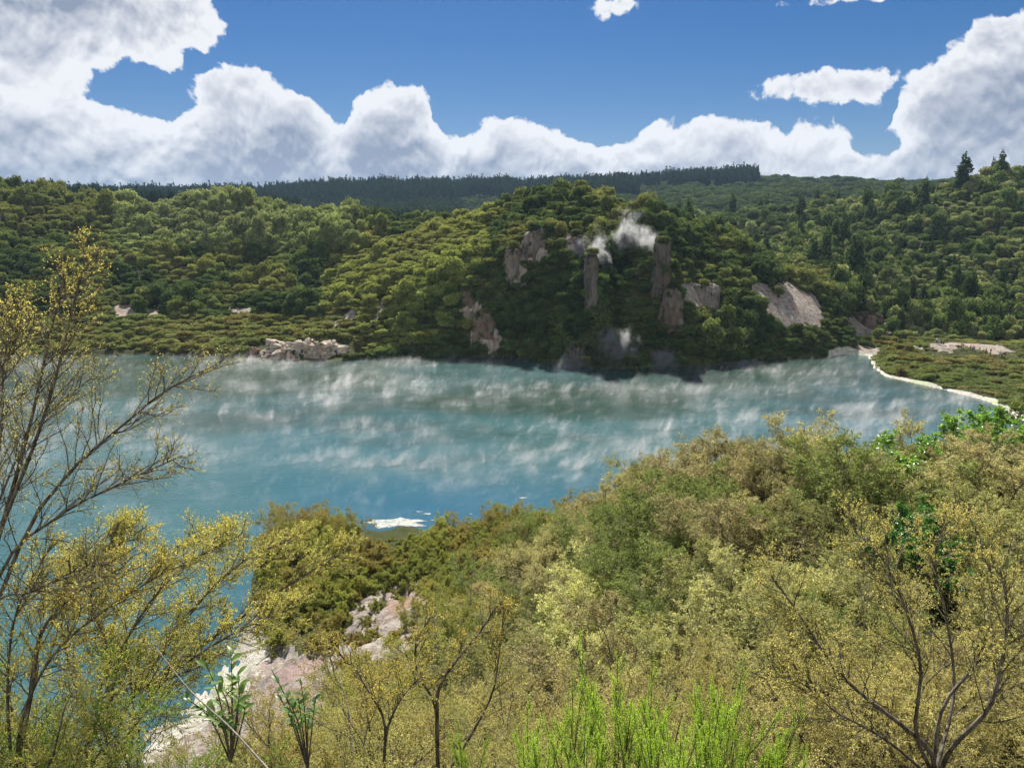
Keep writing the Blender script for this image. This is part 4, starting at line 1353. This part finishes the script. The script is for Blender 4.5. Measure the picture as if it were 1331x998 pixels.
rock_px('rock_outcrop', 606, 394, 22, 36, 3, 17, (0.22, 0.17, 0.13), 'small dark rock scar above the scar at the foot of the cliff', out=0.3, peak=0.3)
rock_px('rock_slab', 914, 394, 54, 46, 4, 8, (0.36, 0.34, 0.32), 'grey-white bare rock slab right of the pinnacles', out=0.25, peak=0.35)
rock_px('rock_outcrop', 750, 458, 26, 26, 2.5, 9, GREYB, 'low grey rock at the water under the pinnacles', out=0.8)
rock_px('rock_outcrop', 845, 462, 22, 24, 2, 10, (0.2, 0.14, 0.1), 'low rusty rock at the water below the buttress', out=0.8)
rock_px('rock_outcrop', 1132, 424, 34, 34, 3, 11, (0.25, 0.2, 0.17), 'weathered brown rock face above the pale beach', out=0.3)
rp = np.array(rock_plants)
scatter('rock_scrub', FARM, rp[:, :3], np.c_[np.zeros((len(rp), 2)), np.arange(len(rp)) * 1.9], np.c_[rp[:, 3] * 1.4, rp[:, 3] * 1.4, rp[:, 3]], 4 + np.arange(len(rp)) % 4,
        lerp(DARK, OLIVE, (np.arange(len(rp)) % 5 / 5)[:, None]), 'small shrubs growing on the rock pinnacles and faces', 'scrub')
q = at(393, 467, 209)
rock('shore_rock', (q[0], q[1] + 4, 0.2), (13.5, 6, 4.3), 21, (0.46, 0.42, 0.36), 'pale furrowed dome of rock on the far shore left of the rocky hill', boxy=0.95, amp=0.3, vs=0.15, freq=2.0)
q = at(335, 468, 210)
rock('shore_rock', (q[0], q[1] + 3, 0.0), (5, 4, 1.6), 22, (0.3, 0.22, 0.19), 'low reddish rock beside the pale dome on the far shore', boxy=0.9, amp=0.3, freq=2.0)

# ------------------------------------------------------------------ foam on the water
m, nt = new_mat('foam')
b = NB(nt)
n1 = b.noise(b.pos(), 1.6, 8, 0.7)
b.out(b.bsdf(b.mix(b.range(n1, 0.35, 0.6), (0.16, 0.19, 0.17), (0.42, 0.42, 0.39)), 0.9, 0.2, b.bump(n1, 0.8, 0.1)))
M_foam = m


def foam(px, py, rx, ry, seed, label, group=None):
    c0 = on_lake(px, py)
    n = 140
    t = np.arange(n) * 2 * math.pi / n
    j = 1 + 0.75 * fbm(np.cos(t) * 1.3 + seed * 5, np.sin(t) * 1.3, 5, 0.6)
    xy_ = np.stack([np.cos(t) * rx * j, np.sin(t) * ry * j], 1)
    V_ = np.concatenate([np.c_[xy_, np.full(n, 0.004)], np.c_[xy_ * 0.93, np.full(n, 0.05)], [[0, 0, 0.06]]])
    F_ = [[i, (i + 1) % n, n + (i + 1) % n, n + i] for i in range(n)] + [[n + i, n + (i + 1) % n, 2 * n, 2 * n] for i in range(n)]
    F3 = np.array([[a_, b_, c_] for a_, b_, c_, _ in F_[n:]] + [[f[0], f[1], f[2]] for f in F_[:n]] + [[f[0], f[2], f[3]] for f in F_[:n]])
    o = link('foam_patch', build_mesh('foam_patch', V_, F3, [M_foam]), None, (c0[0], c0[1], 0))
    return tag(o, label, 'foam', group)


foam(512, 680, 3.6, 1.6, 1, 'large white foam patch against the point')
for px, py, r_, k in [(680, 647, 0.55, 2), (665, 664, 0.3, 3), (784, 623, 0.4, 4), (612, 668, 0.25, 5), (634, 684, 0.3, 6), (556, 668, 0.5, 7), (562, 676, 0.3, 8), (545, 665, 0.35, 9), (574, 672, 0.2, 10)]:
    foam(px, py, r_, r_ * 0.45, k, 'tiny white fleck of foam on the blue water near the point', 'foam flecks near the point')

# ------------------------------------------------------------------ visitors and rails on the knoll
m, nt = new_mat('clothing')
b = NB(nt)
b.out(b.bsdf(b.attr('tint', 'INSTANCER', 'Vector'), 0.85, 0.2))
M_cloth = m
m, nt = new_mat('skin')
b = NB(nt)
b.out(b.bsdf((0.5, 0.3, 0.21), 0.6, 0.3))
M_skin = m


def skinned(name, joints, edges, mat, root=0):
    me = bpy.data.meshes.new(name + '_cage')
    me.from_pydata([j[:3] for j in joints], edges, [])
    o = bpy.data.objects.new(name + '_cage', me)
    COL.objects.link(o)
    md = o.modifiers.new('skin', 'SKIN')
    md.use_smooth_shade = True
    for v, j in zip(me.skin_vertices[0].data, joints):
        v.radius = (j[3], j[4] if len(j) > 4 else j[3])
    me.skin_vertices[0].data[root].use_root = True
    sub = o.modifiers.new('sub', 'SUBSURF')
    sub.levels = sub.render_levels = 1
    dg = bpy.context.evaluated_depsgraph_get()
    res = bpy.data.meshes.new_from_object(o.evaluated_get(dg), depsgraph=dg)
    res.name = name
    res.materials.clear()
    res.materials.append(mat)
    bpy.data.objects.remove(o)
    return res


def figure(stride, bend, arm):
    """body, shirt, trousers and hair of one adult, 1.7 m, facing -Y"""
    P_ = lambda x, y, z, r_, r2=None: (x, y, z, r_) if r2 is None else (x, y, z, r_, r2)
    J = [P_(0, 0, 0.93, .13, .1), P_(0, 0, 1.15, .12, .09), P_(0, -.01, 1.36, .15, .09), P_(0, -.02, 1.46, .055), P_(0, -.03, 1.55, .075, .085), P_(0, -.03, 1.66, .07, .08)]
    E = [(0, 1), (1, 2), (2, 3), (3, 4), (4, 5)]

    def chain(start, pts_):
        a_ = start
        for q_ in pts_:
            J.append(q_)
            E.append((a_, len(J) - 1))
            a_ = len(J) - 1
    for s in (-1, 1):
        f = stride * s
        chain(0, [P_(.09 * s, 0, .86, .085), P_(.1 * s, -f * .5 - .02 * (f != 0), .48, .06), P_(.1 * s, -f + .03 * (f < 0), .09, .042), P_(.11 * s, -f - .13, .03, .035, .03)])
        chain(2, [P_(.19 * s, 0, 1.39, .055), P_(.23 * s, .03 + f * .3, 1.13, .042), P_(.2 * s - arm * .1 * s, -.06 + f * .5 - arm * .1, .93 + arm * .2, .032), P_(.19 * s - arm * .12 * s, -.1 + f * .5 - arm * .12, .84 + arm * .24, .028, .02)])
    body = skinned('person_body', J, E, M_skin)
    n0 = len(J)
    shirt_j = [(0, 0, .9, .155, .12), (0, 0, 1.15, .14, .11), (0, -.01, 1.36, .165, .11), (0, -.02, 1.43, .08)]
    shirt_e = [(0, 1), (1, 2), (2, 3)]
    tr_j = [(0, 0, .95, .145, .115)]
    tr_e = []
    for s, o6 in ((-1, 6), (1, 14)):
        a_, b_ = J[o6 + 4], J[o6 + 5]
        k = len(shirt_j)
        shirt_j += [(a_[0], a_[1], a_[2], .07), tuple(0.35 * np.array(a_[:3]) + 0.65 * np.array(b_[:3])) + (.06,)]
        shirt_e += [(2, k), (k, k + 1)]
        k = len(tr_j)
        tr_j += [J[o6][:3] + (.1,), J[o6 + 1][:3] + (.078,), J[o6 + 2][:3] + (.06,)]
        tr_e += [(0, k), (k, k + 1), (k + 1, k + 2)]
    shirt = skinned('person_shirt', shirt_j, shirt_e, M_cloth)
    trousers = skinned('person_trousers', tr_j, tr_e, M_cloth)
    hair = skinned('person_hair', [(0, -.01, 1.6, .085, .09), (0, -.015, 1.69, .078, .085)], [(0, 1)], M_cloth)
    return body, shirt, trousers, hair


FIG = [figure(0.0, 0, 0.0), figure(0.16, 0, 0.0), figure(0.05, 0, 1.0)]
WHITE, RED, BLACK, BLUE, GREYC, PINK = (0.7, 0.7, 0.7), (0.42, 0.04, 0.05), (0.02, 0.02, 0.022), (0.1, 0.2, 0.42), (0.3, 0.3, 0.32), (0.55, 0.25, 0.28)
for k, (px, Y, sh, tr_, hr, fig, rz, s, lab) in enumerate([
        (1217.5, 213, WHITE, BLACK, BLACK, 0, 0.3, 1.0, 'person in a white top standing leftmost on the path, beside the scrub'),
        (1220.5, 212.5, GREYC, BLUE, (0.1, 0.06, 0.03), 0, -0.5, 0.97, 'person in a grey top standing close to the leftmost one in white'),
        (1224, 213, BLACK, BLACK, BLACK, 2, 0.9, 1.0, 'person in black with raised hands in the left group'),
        (1227, 212.5, (0.25, 0.1, 0.1), BLACK, BLACK, 0, 2.0, 0.94, 'person in a dark maroon top at the right end of the left group'),
        (1250.5, 209, RED, GREYC, BLACK, 1, 1.4, 1.03, 'person in a bright red top and grey trousers walking alone'),
        (1253, 208.5, RED, WHITE, (0.1, 0.06, 0.03), 0, 1.9, 0.97, 'person in a red top and white trousers beside the grey trousered one'),
        (1262.5, 207.5, RED, BLACK, BLACK, 1, 1.5, 0.96, 'person in red with dark trousers at the left of the middle group'),
        (1265.5, 207, WHITE, BLACK, (0.6, 0.6, 0.6), 0, 0.3, 1.05, 'person in a white top and pale hat in the middle group'),
        (1267.5, 206.5, PINK, BLUE, BLACK, 2, -0.6, 0.95, 'person in a pink top holding something up in the middle group'),
        (1274.5, 206, (0.55, 0.6, 0.62), GREYC, (0.5, 0.45, 0.35), 1, 1.6, 1.0, 'person in pale grey walking right of the middle group'),
        (1283, 205, (0.3, 0.09, 0.06), BLACK, BLACK, 1, 1.4, 0.95, 'person in a brown-red top and black trousers walking right'),
        (1289, 204.3, BLACK, BLACK, BLACK, 1, 1.5, 1.04, 'person all in black walking behind the brown-red one'),
        (1301, 202.6, WHITE, BLUE, BLACK, 1, 1.6, 1.04, 'person in a white shirt and blue trousers near the right end of the path'),
        (1304, 202.2, (0.5, 0.58, 0.68), BLACK, (0.1, 0.06, 0.03), 0, -0.4, 0.98, 'person in a pale blue shirt standing rightmost on the path')]):
    x_ = (px - PW / 2) / FPX * (Y * cP + 31 * sP)
    e = bpy.data.objects.new('person', None)
    e.empty_display_size = 0.3
    COL.objects.link(e)
    e.location = (x_, Y, float(ground(x_, Y)) + 0.02)
    e.rotation_euler = (0, 0, rz)
    e.scale = (s * 1.05,) * 3
    tag(e, lab, 'person', 'visitors on the knoll path')
    for me_, nm, tn in zip(FIG[fig], ('body', 'shirt', 'trousers', 'hair'), (None, sh, tr_, hr)):
        o = link(nm, me_, e)
        if tn:
            o['tint'] = list(tn)


def bar(mb, a_, b_, r_):
    mb.add(*tubes(np.array([[a_, b_]], float), np.full((1, 2), r_), 6))


M_post = bark_mat('weathered_timber', (0.05, 0.04, 0.03), (0.12, 0.1, 0.08))
for k, (px, Y, ln, rz) in enumerate([(1239, 211, 2.8, -0.25), (1247.5, 209.3, 1.6, -0.3), (1261, 206.6, 2.6, -0.35), (1276, 204.6, 1.8, -0.35), (1288, 203.2, 2.2, -0.4)]):
    x_ = (px - PW / 2) / FPX * (Y * cP + 31 * sP)
    e = bpy.data.objects.new('timber_rail', None)
    COL.objects.link(e)
    e.location = (x_, Y - 0.8, float(ground(x_, Y - 0.8)))
    e.rotation_euler = (0, 0, rz)
    tag(e, 'low dark timber rail at the lake side of the path', 'rail', 'low timber rails along the path')
    mb = MB()
    bar(mb, (-ln / 2, 0, 0.58), (ln / 2, 0, 0.58), 0.08)
    link('rail', mb.mesh('rail', [M_post]), e)
    for s in (-1, 1):
        mb = MB()
        bar(mb, (s * ln * 0.4, 0, -0.2), (s * ln * 0.4, 0, 0.56), 0.07)
        link('post', mb.mesh('post', [M_post]), e)

# ------------------------------------------------------------------ steam
m, nt = new_mat('lake_steam')
b = NB(nt)
vs_ = b.n('ShaderNodeVolumeScatter')
vs_.inputs['Color'].default_value = (0.97, 0.98, 1, 1)
vs_.inputs['Anisotropy'].default_value = 0.35
b.put(vs_.inputs['Density'], b.attr('density'))
b.out(None, vs_.outputs[0])
m.cycles.volume_step_rate = 2.0
M_steam = m


def voxel_steam(name, lo, hi, res, field, label, mask=None):
    """steam as a voxel cloud whose density comes from noise fields in the place itself"""
    if mask is None:
        me = bpy.data.meshes.new(name)
        me.from_pydata([lo, hi], [], [])
    else:
        me = mask
    o = link(name, me)
    ng = bpy.data.node_groups.new(name + '_nodes', 'GeometryNodeTree')
    ng.interface.new_socket('Geometry', in_out='INPUT', socket_type='NodeSocketGeometry')
    ng.interface.new_socket('Geometry', in_out='OUTPUT', socket_type='NodeSocketGeometry')
    b = NB(ng)
    gi, go = b.n('NodeGroupInput'), b.n('NodeGroupOutput')
    p = b.n('GeometryNodeInputPosition').outputs[0]
    den = field(b, p, gi.outputs[0])
    vc = b.n('GeometryNodeVolumeCube')
    b.put(vc.inputs['Density'], den)
    vc.inputs['Background'].default_value = 0
    vc.inputs['Min'].default_value = lo
    vc.inputs['Max'].default_value = hi
    for k, nm in enumerate(('Resolution X', 'Resolution Y', 'Resolution Z')):
        vc.inputs[nm].default_value = res[k]
    sm = b.n('GeometryNodeSetMaterial')
    ng.links.new(vc.outputs[0], sm.inputs['Geometry'])
    sm.inputs['Material'].default_value = M_steam
    ng.links.new(sm.outputs[0], go.inputs[0])
    me.materials.append(M_steam)
    md = o.modifiers.new('steam', 'NODES')
    md.node_group = ng
    return tag(o, label, 'steam', kind='stuff')


def gmap(b, v, scale, loc=(0, 0, 0)):
    return b.vmath('ADD', b.vmath('MULTIPLY', v, scale), loc)


def lake_field(b, p, geo):
    s3 = b.n('ShaderNodeSeparateXYZ')
    b.put(s3.inputs[0], p)
    zz = s3.outputs[2]
    lean = b.vmath('ADD', p, b.vmath('SCALE', (-0.4, 0.1, 0), scale=zz))
    bands = b.range(b.noise(gmap(b, lean, (0.013, 0.026, 0), (3.1, 1.7, 0)), 1.0, 4, 0.6, 0.8), 0.44, 0.68)
    gust = b.range(b.noise(gmap(b, lean, (0.11, 0.08, 0.03), (7, 2, 0)), 1.0, 3, 0.55, 0.6), 0.38, 0.66)
    bands = b.math('MULTIPLY', bands, b.math('MULTIPLY_ADD', gust, 0.85, 0.15))
    swirl = b.noise(gmap(b, lean, (0.1, 0.08, 0.05)), 1.0, 3, 0.55, 0.8, out=1)
    bent = b.vmath('ADD', lean, b.vmath('SCALE', b.vmath('SUBTRACT', swirl, (0.5, 0.5, 0.5)), scale=11.0))
    sb = b.n('ShaderNodeSeparateXYZ')
    b.put(sb.inputs[0], bent)
    cbx = b.n('ShaderNodeCombineXYZ')              # along and across the breeze
    b.put(cbx.inputs[0], b.math('ADD', b.math('MULTIPLY', sb.outputs[0], 0.15), b.math('MULTIPLY', sb.outputs[1], 0.1)))
    b.put(cbx.inputs[1], b.math('SUBTRACT', b.math('MULTIPLY', sb.outputs[1], 0.46), b.math('MULTIPLY', sb.outputs[0], 0.27)))
    b.put(cbx.inputs[2], b.math('MULTIPLY', sb.outputs[2], 0.1))
    fil = b.range(b.noise(cbx.outputs[0], 1.0, 6, 0.7, 0.6), 0.49, 0.7)
    col_ = b.range(b.noise(gmap(b, bent, (1.0, 0.6, 0.17)), 1.0, 5, 0.68, 0.8), 0.44, 0.68)
    wsp = b.math('MULTIPLY', fil, b.math('MULTIPLY_ADD', col_, 0.85, 0.15))
    sft = b.range(b.noise(gmap(b, bent, (0.05, 0.05, 0.03), (0, 0, 5)), 1.0, 4, 0.55, 0.6), 0.38, 0.75)
    top_ = b.range(zz, 0.2, b.math('MULTIPLY_ADD', bands, 2.4, b.math('MULTIPLY_ADD', wsp, 2.4, 0.8)), 1, 0)
    den = b.math('MULTIPLY', b.math('ADD', b.math('MULTIPLY', wsp, b.math('MULTIPLY_ADD', bands, 2.0, 0.2)), b.math('MULTIPLY', sft, b.math('MULTIPLY_ADD', bands, 0.06, 0.013))), top_)
    rc = b.n('GeometryNodeRaycast')
    b.nt.links.new(geo, rc.inputs['Target Geometry'])
    b.put(rc.inputs['Source Position'], b.vmath('ADD', p, (0, 0, 3.0)))
    rc.inputs['Ray Direction'].default_value = (0, 0, -1)
    rc.inputs['Ray Length'].default_value = 20
    return b.math('MULTIPLY', den, rc.outputs['Is Hit'])


me = bpy.data.meshes.new('lake_steam')
me.from_pydata([(x, y, 0.1) for x, y in LAKE], [], [list(range(len(LAKE)))])
voxel_steam('lake_steam', (-160, 34, 0.05), (115, 218, 5.0), (880, 590, 16), lake_field, 'wisps of white steam drifting low over the lake', me)

m, nt = new_mat('vent_steam')
b = NB(nt)
tc_ = b.obj()
wv_ = b.noise(b.pos(), 0.35, 4, 0.6, 0.0, out=1)
r2 = b.vmath('LENGTH', b.vmath('ADD', tc_, b.vmath('SCALE', b.vmath('SUBTRACT', wv_, (0.5, 0.5, 0.5)), scale=1.5)))
n1 = b.noise(b.mapping(b.pos(), (1, 1, 0.55)), 0.55, 5, 0.62, 0.8)
fall = b.range(r2, 0.15, 1.0, 1, 0)
den = b.math('MULTIPLY', b.range(b.math('ADD', n1, b.math('MULTIPLY', fall, 0.3)), 0.5, 0.9), 0.5)
den = b.math('MULTIPLY', den, fall)
vs_ = b.n('ShaderNodeVolumeScatter')
vs_.inputs['Color'].default_value = (0.98, 0.98, 1, 1)
vs_.inputs['Anisotropy'].default_value = 0.3
b.put(vs_.inputs['Density'], den)
b.out(None, vs_.outputs[0])
m.cycles.volume_step_rate = 0.5
th = np.linspace(0, 2 * math.pi, 20, endpoint=False)
ph = np.linspace(-math.pi / 2 + 0.05, math.pi / 2 - 0.05, 12)
TH, PHI = np.meshgrid(th, ph)
SV = np.stack([np.cos(PHI) * np.cos(TH), np.cos(PHI) * np.sin(TH), np.sin(PHI)], -1).reshape(-1, 3)
ix = np.arange(240).reshape(12, 20)
nx = np.roll(ix, -1, 1)
SF = [list(map(int, f)) for f in np.stack([ix[:-1], nx[:-1], nx[1:], ix[1:]], -1).reshape(-1, 4)] + [list(map(int, ix[0][::-1])), list(map(int, ix[-1]))]
me = bpy.data.meshes.new('steam_plume')
me.from_pydata([tuple(v) for v in SV], [], SF)
me.materials.append(m)
for px, py, w_, h_, fr, lab in [(817, 315, 46, 84, 8, 'white steam plume rising between the pinnacles'), (840, 318, 30, 56, 8, 'thin steam beside the broad dark pinnacle'), (777, 333, 30, 66, 7, 'thin white steam at the slim pinnacle'),
                                (752, 322, 30, 30, 3, 'faint steam in front of the grey rock face'), (800, 452, 60, 60, 5, 'steam rising from the foot of the cliff below the pinnacles'), (862, 470, 46, 40, 5, 'steam at the water below the broad pinnacle'), (745, 474, 50, 30, 5, 'steam on the water below the slim pinnacle')]:
    q = hit(px, min(py, 462), 150, 600)
    k = q[1] / FPX
    q = at(px, py, q[1] - fr)
    o = link('steam_plume', me, None, q)
    o.scale = (w_ * k / 2 * 1.25, 4.0, h_ * k / 2 * 1.25)
    tag(o, lab, 'steam', kind='stuff')

# ------------------------------------------------------------------ air between here and the far ridges
m, nt = new_mat('haze_air')
b = NB(nt)
pv_ = b.n('ShaderNodeVolumePrincipled')
pv_.inputs['Color'].default_value = (0.5, 0.72, 1.0, 1)
pv_.inputs['Density'].default_value = 0.00006
pv_.inputs['Anisotropy'].default_value = 0.2
b.out(None, pv_.outputs[0])
x0, x1, y0, y1, z0, z1 = -9500, 9500, -9500, 9500, float(GZ.min()) - 1, 260
V_ = [(x, y, z) for z in (z0, z1) for y in (y0, y1) for x in (x0, x1)]
me = bpy.data.meshes.new('haze')
me.from_pydata(V_, [], [(0, 2, 3, 1), (4, 5, 7, 6), (0, 1, 5, 4), (2, 6, 7, 3), (0, 4, 6, 2), (1, 3, 7, 5)])
me.materials.append(m)
tag(link('haze', me), 'thin blue haze over the hills', kind='stuff')
# ------------------------------------------------------------------ camera, light, sky
cam = bpy.data.cameras.new('camera')
cam.sensor_fit = 'HORIZONTAL'
cam.sensor_width = 36
cam.lens = 36 * FPX / PW
cam.clip_start = 0.05
cam.clip_end = 30000
co = bpy.data.objects.new('camera', cam)
COL.objects.link(co)
co.location = (0, 0, CAMZ)
co.rotation_euler = (math.pi / 2 - PITCH, 0, 0)
scene.camera = co

SUN_EL, SUN_AZ = R(49), R(-7)          # azimuth from +Y towards +X
sd = Vector((math.sin(SUN_AZ) * math.cos(SUN_EL), math.cos(SUN_AZ) * math.cos(SUN_EL), math.sin(SUN_EL)))
sl_ = bpy.data.lights.new('sun', 'SUN')
sl_.energy = 5.0
sl_.angle = R(0.5)
sl_.color = (1.0, 0.95, 0.87)
so = bpy.data.objects.new('sun', sl_)
COL.objects.link(so)
so.location = (0, 0, 300)
so.rotation_euler = (-sd).to_track_quat('-Z', 'Y').to_euler()

w = bpy.data.worlds.new('World')
scene.world = w
w.use_nodes = True
nt = w.node_tree
nt.nodes.clear()
b = NB(nt)


def azel(px, py):
    d = ray(px, py)
    return math.atan2(d[0], d[1]), math.asin(d[2] / np.linalg.norm(d))


# field group: P=(azimuth, elevation, 0) -> how deep inside a cloud, and its billows
gt = bpy.data.node_groups.new('cloud_field', 'ShaderNodeTree')
gt.interface.new_socket('P', in_out='INPUT', socket_type='NodeSocketVector')
gt.interface.new_socket('Depth', in_out='OUTPUT', socket_type='NodeSocketFloat')
gt.interface.new_socket('Billow', in_out='OUTPUT', socket_type='NodeSocketFloat')
q = NB(gt)
gi, go = q.n('NodeGroupInput'), q.n('NodeGroupOutput')
P0 = gi.outputs[0]
wv = q.noise(P0, 6.0, 3, 0.5, dims='2D', out=1)
wv = q.vmath('SCALE', q.vmath('SUBTRACT', wv, (0.5, 0.5, 0.5)), scale=0.05)
wf = q.noise(P0, 40.0, 4, 0.6, dims='2D', out=1)
wv = q.vmath('ADD', wv, q.vmath('SCALE', q.vmath('SUBTRACT', wf, (0.5, 0.5, 0.5)), scale=0.010))
P1 = q.vmath('ADD', P0, wv)


def puffs(scale, detail, rough=0.5):
    vor = q.n('ShaderNodeTexVoronoi', voronoi_dimensions='2D', feature='F1')
    q.put(vor.inputs['Vector'], P1)
    vor.inputs['Scale'].default_value = scale
    vor.inputs['Detail'].default_value = detail
    vor.inputs['Roughness'].default_value = rough
    vor.inputs['Lacunarity'].default_value = 2.3
    vor.normalize = True
    d_ = vor.outputs['Distance']
    return q.math('SUBTRACT', 0.3, q.math('MULTIPLY', d_, d_))


pf = puffs(9.0, 3.0, 0.55)
fb = q.noise(P1, 10, 9, 0.64, dims='2D')
bil = q.math('ADD', q.math('MULTIPLY', pf, 1.3), q.math('MULTIPLY', q.math('SUBTRACT', fb, 0.5), 1.25))
fc_ = q.noise(P1, 9, 5, 0.55, dims='2D')
soft_b = q.math('ADD', q.math('MULTIPLY', puffs(9.0, 3.2, 0.62), 1.3), q.math('MULTIPLY', q.math('SUBTRACT', fc_, 0.5), 0.8))
sp = q.n('ShaderNodeSeparateXYZ')
q.put(sp.inputs[0], P1)
A_, E_ = sp.outputs[0], sp.outputs[1]
AW = 0.9
tt = q.math('PINGPONG', q.math('MULTIPLY_ADD', A_, 0.5 / AW, 0.5), 1.0)
fc = q.n('ShaderNodeFloatCurve')
q.put(fc.inputs['Value'], tt)
top = [(-300, 90), (0, 100), (60, 96), (100, 100), (150, 118), (200, 130), (240, 122), (280, 105), (330, 97), (370, 106), (405, 128), (425, 152), (445, 168), (460, 150), (485, 126), (520, 120), (555, 128), (572, 150), (590, 170), (640, 164), (690, 154), (750, 164), (820, 170),
       (880, 168), (940, 162), (1000, 166), (1050, 160), (1095, 172), (1120, 196), (1138, 196), (1152, 150), (1165, 112), (1185, 92), (1210, 76), (1240, 52), (1270, 25), (1300, 12), (1331, 8), (1400, -30), (1600, -60)]
cur = fc.mapping.curves[0]
pts_ = []
for px, py in top:
    a_, _ = azel(px, 200)
    _, e_ = azel(px, py)
    pts_.append((a_ * 0.5 / AW + 0.5, e_ / 0.6))
pts_.sort()
cur.points[0].location = (0.0, pts_[0][1])
cur.points[1].location = (1.0, pts_[-1][1])
for p_ in pts_[1:-1]:
    if 0.002 < p_[0] < 0.998:
        cur.points.new(*p_)
fc.mapping.update()
topE = q.math('MULTIPLY', fc.outputs[0], 0.6)
dep = q.math('SUBTRACT', topE, E_)
for px, py, rx, ry in [(30, 10, 130, 90), (150, 40, 60, 50), (225, 15, 55, 40), (1062, 128, 50, 11), (1125, 122, 45, 14), (808, 2, 52, 15), (1030, 2, 26, 9), (1100, -2, 30, 8)]:
    a_, e_ = azel(px, py)
    ra, re_ = rx / FPX, ry / FPX
    dx = q.math('DIVIDE', q.math('SUBTRACT', A_, a_), ra)
    dy = q.math('DIVIDE', q.math('SUBTRACT', E_, e_), re_)
    rad_ = q.math('SQRT', q.math('ADD', q.math('MULTIPLY', dx, dx), q.math('MULTIPLY', dy, dy)))
    dep = q.math('MAXIMUM', dep, q.math('MULTIPLY', q.math('SUBTRACT', 1.0, rad_), min(re_, ra) * 1.0))
for px, py, rx, ry in [(1128, 182, 22, 16)]:      # holes of blue
    a_, e_ = azel(px, py)
    dx = q.math('DIVIDE', q.math('SUBTRACT', A_, a_), rx / FPX)
    dy = q.math('DIVIDE', q.math('SUBTRACT', E_, e_), ry / FPX)
    rad_ = q.math('SQRT', q.math('ADD', q.math('MULTIPLY', dx, dx), q.math('MULTIPLY', dy, dy)))
    dep = q.math('MINIMUM', dep, q.math('MULTIPLY', q.math('SUBTRACT', rad_, 1.0), 0.03))
lump = q.noise(P0, 4.5, 5, 0.6, 1.0, dims='2D')
dep = q.math('ADD', dep, q.math('MULTIPLY', q.math('SUBTRACT', lump, 0.5), 0.045))
gt.links.new(q.math('ADD', dep, q.math('MULTIPLY_ADD', bil, 0.05, -0.014)), go.inputs[0])
gt.links.new(soft_b, go.inputs[1])

tc = b.n('ShaderNodeTexCoord').outputs['Generated']
dn = b.vmath('NORMALIZE', tc)
sx = b.n('ShaderNodeSeparateXYZ')
b.put(sx.inputs[0], dn)
az_ = b.math('ARCTAN2', sx.outputs[0], sx.outputs[1])
el_ = b.math('ARCSINE', sx.outputs[2])
cb = b.n('ShaderNodeCombineXYZ')
b.put(cb.inputs[0], az_)
b.put(cb.inputs[1], el_)


def field(vec):
    nd = b.n('ShaderNodeGroup')
    nd.node_tree = gt
    b.put(nd.inputs[0], vec)
    return nd.outputs[0], nd.outputs[1]


d0, b0 = field(cb.outputs[0])
d1, b1 = field(b.vmath('ADD', cb.outputs[0], (-0.002, 0.010, 0)))
sky = b.n('ShaderNodeTexSky', sky_type='NISHITA')
sky.sun_disc = False
sky.sun_elevation = SUN_EL
sky.sun_rotation = SUN_AZ
sky.altitude = 300
sky.air_density = 1.0
sky.dust_density = 0.3
sky.ozone_density = 3.0
hs = b.n('ShaderNodeHueSaturation')
hs.inputs['Saturation'].default_value = 1.45
hs.inputs['Value'].default_value = 0.68
b.put(hs.inputs['Color'], sky.outputs[0])
lit = b.math('ADD', b.math('MULTIPLY', b.math('SUBTRACT', b0, b1), 2.4), 0.5)
core = b.range(d0, 0.0, 0.085)
big = b.noise(b.mapping(cb.outputs[0], (1, 1.6, 1)), 5.0, 3, 0.5, dims='2D')
core = b.math('MULTIPLY', core, b.range(big, 0.3, 0.6, 0.55, 1.0))
lit = b.math('ADD', lit, b.range(d0, 0.0, 0.03, 0.22, 0.0))
bright = b.math('SUBTRACT', b.math('ADD', lit, 0.3), b.math('MULTIPLY', core, 0.76), clamp=True)
ccol = b.mix(b.range(bright, 0.0, 0.85, interp='LINEAR'), (2.45, 2.95, 4.0), (8.0, 8.15, 8.5))
back = b.range(sx.outputs[1], 0.1, -0.45)          # unseen bright clouds added behind the lookout to fill the shaded slopes
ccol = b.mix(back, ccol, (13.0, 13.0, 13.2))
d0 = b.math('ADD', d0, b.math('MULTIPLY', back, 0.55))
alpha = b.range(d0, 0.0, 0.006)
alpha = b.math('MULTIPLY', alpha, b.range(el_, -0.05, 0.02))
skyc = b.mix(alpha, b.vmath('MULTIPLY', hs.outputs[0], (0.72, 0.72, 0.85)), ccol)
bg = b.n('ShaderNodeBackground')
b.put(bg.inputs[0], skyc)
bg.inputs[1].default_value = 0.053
wo = b.n('ShaderNodeOutputWorld')
nt.links.new(bg.outputs[0], wo.inputs[0])

# ------------------------------------------------------------------ render settings
scene.render.engine = 'CYCLES'
cy = scene.cycles
cy.max_bounces = 6
cy.diffuse_bounces = 2
cy.glossy_bounces = 2
cy.transmission_bounces = 3
cy.transparent_max_bounces = 4
cy.volume_bounces = 0
cy.use_adaptive_sampling = True
cy.adaptive_threshold = 0.02
cy.use_denoising = True
cy.denoising_input_passes = 'RGB_ALBEDO_NORMAL'
cy.denoising_prefilter = 'ACCURATE'
cy.caustics_reflective = False
cy.caustics_refractive = False
cy.sample_clamp_indirect = 6
scene.view_settings.view_transform = 'Standard'
scene.view_settings.look = 'None'
scene.view_settings.exposure = 1.05
scene.view_settings.gamma = 1.0
scene.view_settings.use_curve_mapping = False
